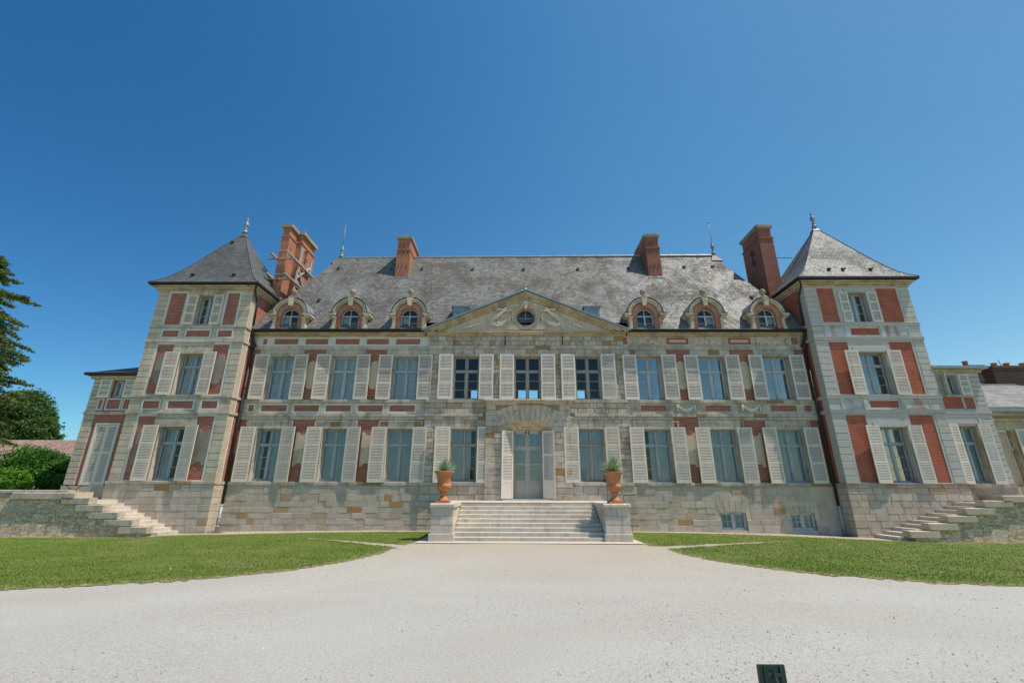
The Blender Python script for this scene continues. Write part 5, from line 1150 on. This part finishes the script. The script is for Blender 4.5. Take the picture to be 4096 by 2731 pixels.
urn(-3.06,-4.15,'orange terracotta urn on the left pedestal of the steps'); urn(3.03,-4.15,'orange terracotta urn on the right pedestal of the steps')
yucca(-3.06,-4.15,2.25,'spiky green plant in the left urn',190,1.0); yucca(3.03,-4.15,2.25,'fuller spiky green plant in the right urn',260,1.12)
# ------------------------------------------------------------------ side stairs and garden walls
def side_stairs(side,xin,xtop,ztop,label,n=10):
    o=thing('side_stairs',((xin+xtop)/2,-1.4,0),label,'stairs'); y0,y1=-2.15,-.87; run=(xtop-xin)/n; g0=gz(xin)
    for k in range(n):
        m=MB(); xa=xin+run*k; z1=g0+(ztop-g0)*(k+1)/n; xe=xtop+(.9 if side>0 else -.9)
        lo,hi=(xe,xa) if side<0 else (xa,xe)
        m.box(lo if k==n-1 else (lo if 0 else (xa+run*1.3 if side<0 else xa)),hi if side<0 else (hi if k==n-1 else xa+run*1.3),y0+.12,y1,z1-(ztop-g0)/n-.03,z1,U(.3,.9))
        m.build('step','step_stone',o)
    ns=n//2
    for k in range(ns+ (1 if side>0 else 1)):
        z1=g0+(ztop-g0)*(2*k+2)/n+.10 if k<ns else ztop+.28; xa=xin+run*(2*k+.6); Ls=1.15
        m=MB(); lo,hi=(xa-Ls,xa) if side<0 else (xa,xa+Ls)
        if k==ns: lo,hi=(lo-1.4,hi) if side<0 else (lo,hi+6)
        m.block(lo,hi,y0-.22,y0+.13,z1-.25,z1,U(.3,.7),.02); m.build('coping_stone','trim_stone' if side<0 else 'panel_stone',o)
    m=MB()
    for k in range(n):
        xa=xin+run*(k+.15); z1=g0+(ztop-g0)*(k+1)/n-.12; xe=xtop+(1.0 if side>0 else -1.0); lo,hi=(xe,xa) if side<0 else (xa,xe)
        if hi>lo: m.box(lo,hi,y0-.12+.002*k,y1-.01,-.5,z1,.4)
    m.build('stair_wall','rubble',o); return o
side_stairs(-1,-14.55,-17.75,1.22,'pale stone side staircase rising to the door of the left wing')
side_stairs(1,14.35,18.3,1.20,'pale stone side staircase rising along the right tower')
m=MB(); m.box(-40,-18.6,-2.25,-1.95,-.6,1.47,.4); GWL=thing('garden_wall',(-22,-2.1,0),'rubble stone garden wall with flat coping left of the side stairs','wall'); m.build('wall_face','rubble',GWL)
m=MB(); course(m,-40,-18.3,1.47,1.61,-2.275,-1.88,.8,1.6,tr=(.2,.8),bev=.02); m.build('coping','trim_stone',GWL)
m=MB(); m.box(-18.75,-18.0,-2.28,-1.5,1.22,1.52,.5); m.build('corner_stone','quoin_stone',GWL)
m=MB(); m.tube([(-19.05,-2.0,1.80),(-17.85,-2.0,1.77)],.02,6); m.tube([(-18.75,-2.0,1.79),(-18.5,-2.0,1.6)],.014,5); m.tube([(-18.1,-2.0,1.78),(-18.35,-2.0,1.6)],.014,5); m.build('iron_bar','iron',GWL)
m=MB(); m.box(19.0,34,-2.22,-1.95,-.6,1.28,.4); GWR=thing('garden_wall',(22,-2.1,0),'rubble stone terrace wall below the right wing','wall'); m.build('wall_face','rubble',GWR)
m=MB(); m.box(-60,-18.2,-1.9,60,-.5,1.20); tag(m.build('raised_garden','grass'),kind='structure')
m=MB(); m.box(19.4,60,-1.9,60,-.5,1.5); m.build('terrace','soil_strip')['kind']='structure'
# ------------------------------------------------------------------ low annex on the right
AN=thing('annex',(24,1,1.5),'low outbuilding with slate roof and dark brick chimneys at the right edge','building')
m=MB(); wall_grid(m,21.1,31,1.4,5.15,0,[(21.72,22.36,1.85,4.3)],.25); m.box(30.9,31,.0,6,1.4,5.1); m.build('wall','cornice_stone',AN)
m=MB(); m.box(21.76,22.3,.2,.24,1.85,4.28); frame_rect(m,21.85,22.25,1.95,3.4,.03,.18,.2); m.box(21.72,22.36,.14,.2,3.42,3.52); m.build('door','panel_stone',AN)
o=inst('shutter',shutter_mesh(.7,2.5,'shutter_paint_pale'),AN,(22.42,-.12,1.85))
m=MB(); m.box(21.1,31,-.12,0,4.72,4.82); m.box(21.1,31,-.2,0,4.95,5.04); m.box(21.1,31,-.26,0,5.04,5.12); m.build('cornice','cornice_stone',AN)
m=MB(); m.box(21.1,31,-.34,0,5.13,5.15); m.box(21.1,31,-.34,-.32,5.15,5.32); m.tube([(21.1,-.33,5.33),(31,-.33,5.33)],.02,6); m.build('gutter','zinc',AN)
m=MB(); m.patch((21.1,-.3,5.3),(31,-.3,5.3),(26.75,3,7.13),(21.1,3,7.13),30,10,.02); m.patch((31,-.3,5.3),(31,6.3,5.3),(26.75,3,7.13),(26.75,3,7.13),6,6); m.patch((31,6.3,5.3),(21.1,6.3,5.3),(21.1,3,7.13),(26.75,3,7.13),6,6); m.build('roof','sheen_slate',AN)
m=MB(); m.box(21.1,26.7,2.93,3.07,7.1,7.17); m.build('ridge','lead',AN)
c=boxes('chimney','annex_brick',AN,[(24.75,25.42,3.3,4.1,6.6,8.0),(24.72,25.46,3.27,4.13,7.45,7.52),(24.62,25.52,3.2,4.2,8.0,8.12),(24.57,25.58,3.15,4.25,8.12,8.3)])
m=MB(); m.lathe([(.11,8.3),(.12,8.55),(.14,8.56),(.14,8.6)],24.9,3.5,14); m.build('chimney_pot','terracotta',c,smooth=True)
c=boxes('chimney','annex_brick',AN,[(26.1,29.5,3.3,4.1,6.4,8.02),(26.05,29.5,3.26,4.13,7.45,7.52),(26.0,29.5,3.2,4.2,8.02,8.14),(25.95,29.6,3.12,4.25,8.14,8.26)])
for x in (26.6,27.3,28.2):
    m=MB(); m.lathe([(.17,8.26),(.13,8.34),(.12,8.46),(.15,8.47),(.15,8.52)],x,3.6,14); m.build('chimney_pot','terracotta',c,smooth=True)
m=MB(); m.tube([(27.0,3.6,8.26),(26.93,3.6,8.7)],.015,5); m.build('aerial','iron',c)
# ------------------------------------------------------------------ ground
def sheet(name,mat,x0,x1,y0,y1,nx,ny,dz,kind='structure'):
    m=MB(); b=0
    for j in range(ny+1):
        for i in range(nx+1):
            x=x0+(x1-x0)*i/nx; y=y0+(y1-y0)*j/ny; m.v.append((x,y,gz(x,y)+dz+.012*noise.noise(Vector((x*.5,y*.5,0)))))
    for j in range(ny):
        for i in range(nx):
            q=j*(nx+1)+i; m.f.append((q,q+1,q+nx+2,q+nx+1)); m.t.append(.5); m.mi.append(0)
    o=m.build(name,mat,smooth=True); tag(o,kind=kind); return o
m=MB(); m.face([(-3000,-3000,-.5),(3000,-3000,-.5),(3000,3000,-.5),(-3000,3000,-.5)]); m.build('ground','grass')['kind']='structure'
sheet('gravel_yard','gravel',-45,45,-45,1,180,92,-.004)
def inpoly(x,y,P):
    c=False; j=len(P)-1
    for i in range(len(P)):
        if (P[i][1]>y)!=(P[j][1]>y) and x<(P[j][0]-P[i][0])*(y-P[i][1])/(P[j][1]-P[i][1])+P[i][0]: c=not c
        j=i
    return c
def dseg(x,y,a,b):
    t=max(0,min(1,((x-a[0])*(b[0]-a[0])+(y-a[1])*(b[1]-a[1]))/((b[0]-a[0])**2+(b[1]-a[1])**2))); return math.hypot(x-a[0]-t*(b[0]-a[0]),y-a[1]-t*(b[1]-a[1])),t
LP=[(-45,-2.45),(-14.9,-2.45),(-14.2,-1.7),(-13.2,-1.6),(-9.7,-1.15),(-6,-.85),(-3.62,-.7),(-3.55,-3.2),(-3.8,-4.6),(-3.95,-5.5),(-4.1,-6.4),(-4.2,-7.6),(-4.6,-9.0),(-5.3,-10.2),(-6.37,-11.1),(-8.04,-11.75),(-9.62,-12.15),(-14,-12.8),(-45,-15)]
RP=[(3.62,-.7),(8.2,-.85),(11,-1.4),(13.2,-2.0),(15.2,-2.45),(45,-2.45),(45,-15),(14,-12.2),(9.13,-11.41),(7.42,-10.99),(5.99,-10.5),(5.0,-9.5),(4.3,-8.2),(4.05,-7.0),(4.05,-6.0),(3.75,-5.2),(3.6,-3.2)]
def lawn(P,trackpts,x0,x1,label):
    cs=.11; m=MB(); nx=int((x1-x0)/cs); ny=int(15/cs); ids={}; cells=[]
    def V_(i,j):
        if (i,j) not in ids:
            x=x0+i*cs; y=-15.5+j*cs; ids[(i,j)]=len(m.v); m.v.append((x+.03*noise.noise(Vector((x*7,y*7,0))),y+.03*noise.noise(Vector((x*7,y*7,5))),gz(x,y)+.006+.012*noise.noise(Vector((x*.5,y*.5,0)))))
        return ids[(i,j)]
    for j in range(ny):
        for i in range(nx):
            x=x0+(i+.5)*cs; y=-15.5+(j+.5)*cs; e=.14*noise.noise(Vector((x*1.6,y*1.6,1)))+.20*noise.noise(Vector((x*7,y*7,3)))
            if not inpoly(x+e*.6,y+e,P): continue
            dd=min((dseg(x,y,a,b) for a,b in zip(trackpts,trackpts[1:])),key=lambda q:q[0])
            far=abs(x-trackpts[0][0])/abs(trackpts[-1][0]-trackpts[0][0])
            if dd[0]<.24*(1-far)+.05+e*.5 and far<1: continue
            ed=sum(not inpoly(x+dx*(.3+e),y+dy*(.3+e),P) for dx,dy in ((1,0),(-1,0),(0,1),(0,-1)))/2; ed=min(1,ed*(.5+1.2*abs(noise.noise(Vector((x*3,y*3,9)))))); cells.append((x,y,ed)); m.f.append((V_(i,j),V_(i+1,j),V_(i+1,j+1),V_(i,j+1))); m.t.append(ed); m.mi.append(0)
    o=m.build('lawn','grass'); o['kind']='structure'
    return cells
cl=lawn(LP,[(-3.9,-6.1),(-4.5,-5.6),(-6.2,-4.45),(-8.4,-3.05)],-32,-3.4,'')+lawn(RP,[(3.9,-6.0),(5.3,-5.35),(7.2,-4.4),(9.9,-3.05)],3.4,32,'')
# grass blades
cl=np.array(cl); d=np.hypot(cl[:,0],cl[:,1]+20.9); wgt=np.clip(16/d,.3,1.5)**2; wgt/=wgt.sum(); NB=190000
ix=rng.choice(len(cl),NB,p=wgt); sg_=np.where(rng.random(NB)<.25,.11,.03); bx=cl[ix,0]+rng.uniform(-.055,.055,NB)+rng.normal(0,1,NB)*sg_; by=cl[ix,1]+rng.uniform(-.055,.055,NB)+rng.normal(0,1,NB)*sg_
k=np.minimum(1,np.abs(bx)/15); bz=-np.where(bx<0,.12,.2)*k*k+.008
an=rng.uniform(0,2*np.pi,NB); h=rng.uniform(.012,.036,NB); wd=rng.uniform(.004,.009,NB); lx=rng.normal(0,.02,NB); ly=rng.normal(0,.02,NB)
tt=rng.uniform(0,.8,NB); dry_=rng.random(NB)<cl[ix,2]*.8; tt=np.where(dry_,1.3,tt); dz_=rng.random(NB)<.0025; tt[dz_]=2.0; h[dz_]=.03; wd[dz_]=.011
V=np.empty((NB,3,3)); V[:,0]=np.stack([bx-wd*np.cos(an),by-wd*np.sin(an),bz],1); V[:,1]=np.stack([bx+wd*np.cos(an),by+wd*np.sin(an),bz],1); V[:,2]=np.stack([bx+lx,by+ly,bz+h],1)
def trimesh(name,V,t,mat):
    n=len(V); me=bpy.data.meshes.new(name); me.vertices.add(n*3); me.vertices.foreach_set('co',V.reshape(-1).astype(np.float32)); me.loops.add(n*3); me.loops.foreach_set('vertex_index',np.arange(n*3,dtype=np.int32)); me.polygons.add(n); me.polygons.foreach_set('loop_start',np.arange(0,n*3,3,dtype=np.int32)); me.polygons.foreach_set('loop_total',np.full(n,3,dtype=np.int32)); me.update(calc_edges=True)
    a=me.attributes.new('tint','FLOAT','FACE'); a.data.foreach_set('value',t.astype(np.float32)); me.materials.append(M[mat]); o=bpy.data.objects.new(name,me); C.objects.link(o); return o
tag(trimesh('grass_blades',V,tt,'blades'),'short mown green grass of the two lawns beside the steps','grass',kind='stuff')
# loose stones on the gravel
NP=70000; d=3.2+ (rng.random(NP)**1.6)*14; th=rng.uniform(-.95,.95,NP); px=-.5+d*np.sin(th); py=-20.9+d*np.cos(th)
dens=np.array([noise.noise(Vector((a*.35,b*.5,2.0))) for a,b in zip(px,py)]); keep0=rng.random(NP)<np.clip(.45+dens*1.6,.12,1); keep=keep0&np.array([not(inpoly(a,b,LP) or inpoly(a,b,RP) or (abs(a)<3.6 and b>-5.2)) and b<-2.6 for a,b in zip(px,py)]); px,py,d=px[keep],py[keep],d[keep]; NP=len(px)
r=(.002+rng.gamma(1.3,.0018,NP))*(.8+d/30)
k=np.minimum(1,np.abs(px)/15); pz=-np.where(px<0,.12,.2)*k*k-.016
oc8=np.array([[1,0,0],[0,1,0],[-1,0,0],[0,-1,0],[0,0,.8],[0,0,-.5]]); fc=[(0,1,4),(1,2,4),(2,3,4),(3,0,4)]
an=rng.uniform(0,np.pi,NP); c_,s_=np.cos(an),np.sin(an); st_=rng.uniform(.7,1.4,(NP,3))
O=oc8[None]*r[:,None,None]*st_[:,None]; X=O[:,:,0]*c_[:,None]-O[:,:,1]*s_[:,None]; Y=O[:,:,0]*s_[:,None]+O[:,:,1]*c_[:,None]; P3=np.stack([X+px[:,None],Y+py[:,None],O[:,:,2]+pz[:,None]+r[:,None]*.2+.014],2)
VV=np.concatenate([P3[:,list(f)][:,None] for f in fc],1).reshape(-1,3,3); TT=np.repeat(rng.random(NP),4)
n=NT('pebble',.9,.2); n.col(n.ramp(n.tint(),[(0,(.28,.25,.20)),(.15,(.37,.34,.29)),(.4,(.42,.40,.36)),(1,(.54,.52,.48))])); M['pebble']=n.m
tag(trimesh('loose_gravel',VV,TT,'pebble'),'loose pale pebbles scattered over the gravel drive','gravel',kind='stuff')
# pale soil strip along the foot of the walls, drain covers
m=MB(); m.box(-13.55,-12.9,-.75,-.35,-.14,-.09); tag(m.build('drain_cover','iron'),'dark flat drain cover at the foot of the left downpipe','drain cover')
m=MB(); m.box(13.0,13.7,-.85,-.4,-.2,-.155); tag(m.build('drain_cover','iron'),'dark flat drain cover at the foot of the right downpipe','drain cover')
# ------------------------------------------------------------------ green board near the camera
SG=thing('green_board',(1.25,-17.1,0),'dark green wooden board seen from behind at the bottom edge','sign')
def sb(name,b,mat='green_paint'): m=MB(); m.box(*b); return m.build(name,mat,SG)
yy=-17.3
sb('panel',(1.165,1.352,yy,yy+.018,.02,.505)); sb('batten',(1.2,1.215,yy-.012,yy,.02,.5)); sb('batten',(1.31,1.325,yy-.012,yy,.02,.5)); sb('cross_bar',(1.215,1.31,yy-.018,yy,.445,.462)); sb('hinge',(1.255,1.27,yy-.03,yy-.018,.43,.48))
m=MB(); m.tube([(1.263,yy-.025,.44),(1.30,yy-.06,.30),(1.33,yy-.14,.0)],.007,6); m.build('strut','green_paint_light',SG)
sb('leg',(1.175,1.195,yy,yy+.02,-.05,.02)); sb('leg',(1.325,1.345,yy,yy+.02,-.05,.02))
# ------------------------------------------------------------------ trees and bushes
def leaves(pts,size,name,mat,parent,flat=0.0,elong=1.0):
    n=len(pts); pts=np.array(pts); nrm=rng.normal(0,1,(n,3)); nrm[:,2]+=flat; nrm/=np.linalg.norm(nrm,axis=1)[:,None]
    a=np.cross(nrm,rng.normal(0,1,(n,3))); a/=np.linalg.norm(a,axis=1)[:,None]; b=np.cross(nrm,a); s=(size*rng.uniform(.6,1.4,n))[:,None]
    off=np.array(wpos(parent)); P=pts-off
    V=np.stack([P-a*s*elong,P+b*s*.55,P+a*s*elong,P-a*s*elong,P+a*s*elong,P-b*s*.55],1).reshape(-1,3,3)
    # clumps share a tone
    base=(np.sin(pts[:,0]*1.9+pts[:,2]*1.3)+np.sin(pts[:,1]*2.3+pts[:,2]*2.1)+np.sin(pts[:,0]*4.1-pts[:,2]*3.7))/6+.5
    t=np.clip(base*.6+rng.random(n)*.4,0,1); o=trimesh(name,V,np.repeat(t,2),mat); 
    if parent: o.parent=parent; WP[o.name]=Vector(off)
    return o
def blob_points(cen,rad,n,clump=60,cr=.22):
    # leaf clumps spread through an ellipsoid, denser at its surface
    out=[]; per=n//clump
    for _ in range(clump):
        v=rng.normal(0,1,3); v/=np.linalg.norm(v); v*=rng.uniform(.45,1.0)**.5; c=np.array(cen)+v*np.array(rad); q=rng.normal(0,1,(per,3))*np.array(rad)*cr*rng.uniform(.5,1.1); out.append(c+q*np.array([1,1,.7]))
    return np.concatenate(out)
# conifer at the left edge
TR1=thing('conifer_tree',(-32.6,2.5,1.2),'tall dark conifer with drooping branches at the left edge','tree')
m=MB(); m.tube([(-32.6,2.5,1.0),(-32.5,2.5,6),(-32.6,2.5,12),(-32.6,2.5,14.5)],[.45,.36,.22,.05],10); m.build('trunk','bark',TR1)
m=MB(); pts=[]
specs=[(14.2,2.0),(13.3,2.9),(11.95,4.35),(11.2,3.6),(10.5,4.7),(9.9,4.2),(9.3,5.5),(8.6,5.5),(8.0,5.3),(7.4,5.5),(6.8,5.5),(6.2,5.7),(5.6,5.7),(5.0,5.9),(4.4,6.0),(3.8,6.0),(3.2,6.1)]
for z,L in specs:
    for q in range(13):
        a=math.radians((q-1)*9+U(-4,4)) if q<3 else U(0,2*math.pi); LL_=L*((1.06,.98,.9)[q] if q<3 else U(.65,.98)*(.72 if math.sin(a)>0 else 1)); h0=z+.3+U(-.35,.35); LL_*=U(.82,1.05); P=[]
        for t in range(7):
            f=t/6; P.append((-32.6+LL_*f*math.cos(a)+.1*math.sin(f*5+q),2.5+LL_*f*math.sin(a),h0+.35*math.sin(f*2.6)-.55*f*f+ (0.12*math.sin(f*7+z))))
        m.tube(P,[.07*(1-i/7)+.008 for i in range(7)],5)
        for t in range(1,40):
            f=t/39; i=min(5,int(f*6)); g=f*6-i; p=Vector(P[i])*(1-g)+Vector(P[i+1])*g; wdt=.5*(1-f)+.14
            for _ in range(int(U(6,24))):
                pts.append((p.x+rng.normal(0,wdt*.5),p.y+rng.normal(0,wdt*.5),p.z-abs(rng.normal(0,wdt*.36))+.04))
m.build('branches','bark',TR1); leaves(pts,.06,'crown','conifer_leaf',TR1,.4,1.5)
TR2=thing('broadleaf_tree',(-67.5,40,0),'rounded broadleaf tree behind the tiled house on the left','tree')
m=MB(); m.tube([(-68,40,-.5),(-68,40,6),(-68,40,11)],[.6,.45,.15],8); 
for q in range(8): a=q*.8; m.tube([(-68,40,5+q*.5),(-68+3*math.cos(a),40+3*math.sin(a),8+q*.6)],[.2,.06],6)
m.build('trunk','bark',TR2)
P=np.concatenate([blob_points((-68.2,40,12.1),(2.3,2.5,2.3),9000,70),blob_points((-66.3,40,10.8),(1.6,2,1.8),5000,45),blob_points((-65.0,39.8,9.2),(1.8,2,1.6),5000,45),blob_points((-70.5,40,11.2),(2.4,2.5,2.6),5000,45),blob_points((-63.7,40,8.4),(1.5,1.4,.9),3000,30),blob_points((-67.5,40,8.5),(3.5,2.5,2),5000,45)])
leaves(P,.17,'crown','tree_leaf',TR2)
def bush(x,y,rx,ry,rz,z,n,mat,label,cat='bush'):
    o=thing('bush',(x,y,1.2),label,cat,'bushes behind the garden wall'); m=MB()
    for q in range(6): a=q*1.05; m.tube([(x,y,1.1),(x+rx*.5*math.cos(a),y+ry*.5*math.sin(a),z+.1)],[.05,.015],5)
    m.build('stems','bark',o); leaves(blob_points((x,y,z),(rx,ry,rz),n,90,.16),.055,'foliage',mat,o)
bush(-24.6,2.2,1.6,1.2,1.15,2.5,26000,'bush_leaf','dark green bush between the conifer and the tiled house'); bush(-22.5,1.9,1.0,1.0,.85,2.25,17000,'bush_leaf','small dark green bush beside the left wing'); bush(-24.4,.5,1.25,.8,.5,1.95,14000,'bush_bright_leaf','low bright green bush right behind the garden wall')
bush(-27.6,1.6,1.8,1.2,1.0,2.0,16000,'bush_leaf','dark green bush under the conifer at the left edge')
TH_=thing('tiled_house',(-49,27,0),'low house with pinkish clay tile roof beyond the bushes on the left','house')
m=MB(); m.patch((-62,23,4.1),(-43,23,4.1),(-43,27,6.55),(-62,27,6.55),20,6,.05); m.patch((-43,31,4.1),(-62,31,4.1),(-62,27,6.55),(-43,27,6.55),6,3); m.build('roof','clay_tile',TH_)
m=MB(); m.box(-61.7,-43.3,23.4,30.6,0,4.15); m.box(-43.3,-43.28,25,29,4.1,5.5); m.build('wall','panel_stone',TH_)
m=MB(); m.box(-46.3,-45.5,23.35,23.4,2.6,3.9); m.build('window','interior',TH_)

# ------------------------------------------------------------------ vapour trails high in the sky
n=NT('vapour'); t=n.n('BsdfTransparent'); d=n.n('BsdfDiffuse'); d.inputs[0].default_value=(.9,.9,.9,1); mx=n.n('MixShader'); mx.inputs[0].default_value=.07; n.l(t.outputs[0],mx.inputs[1]); n.l(d.outputs[0],mx.inputs[2]); n.l(mx.outputs[0],n.o.inputs[0]); M['vapour']=n.m
for a,b,ra,rb,lab in (((1750,3200,1960),(2312,3200,2060),9,5,'short faint vapour trail in the sky beside the right chimney'),):
    m=MB(); m.tube([a,b],[ra,rb],8); tag(m.build('vapour_trail','vapour'),lab,'vapour trail')
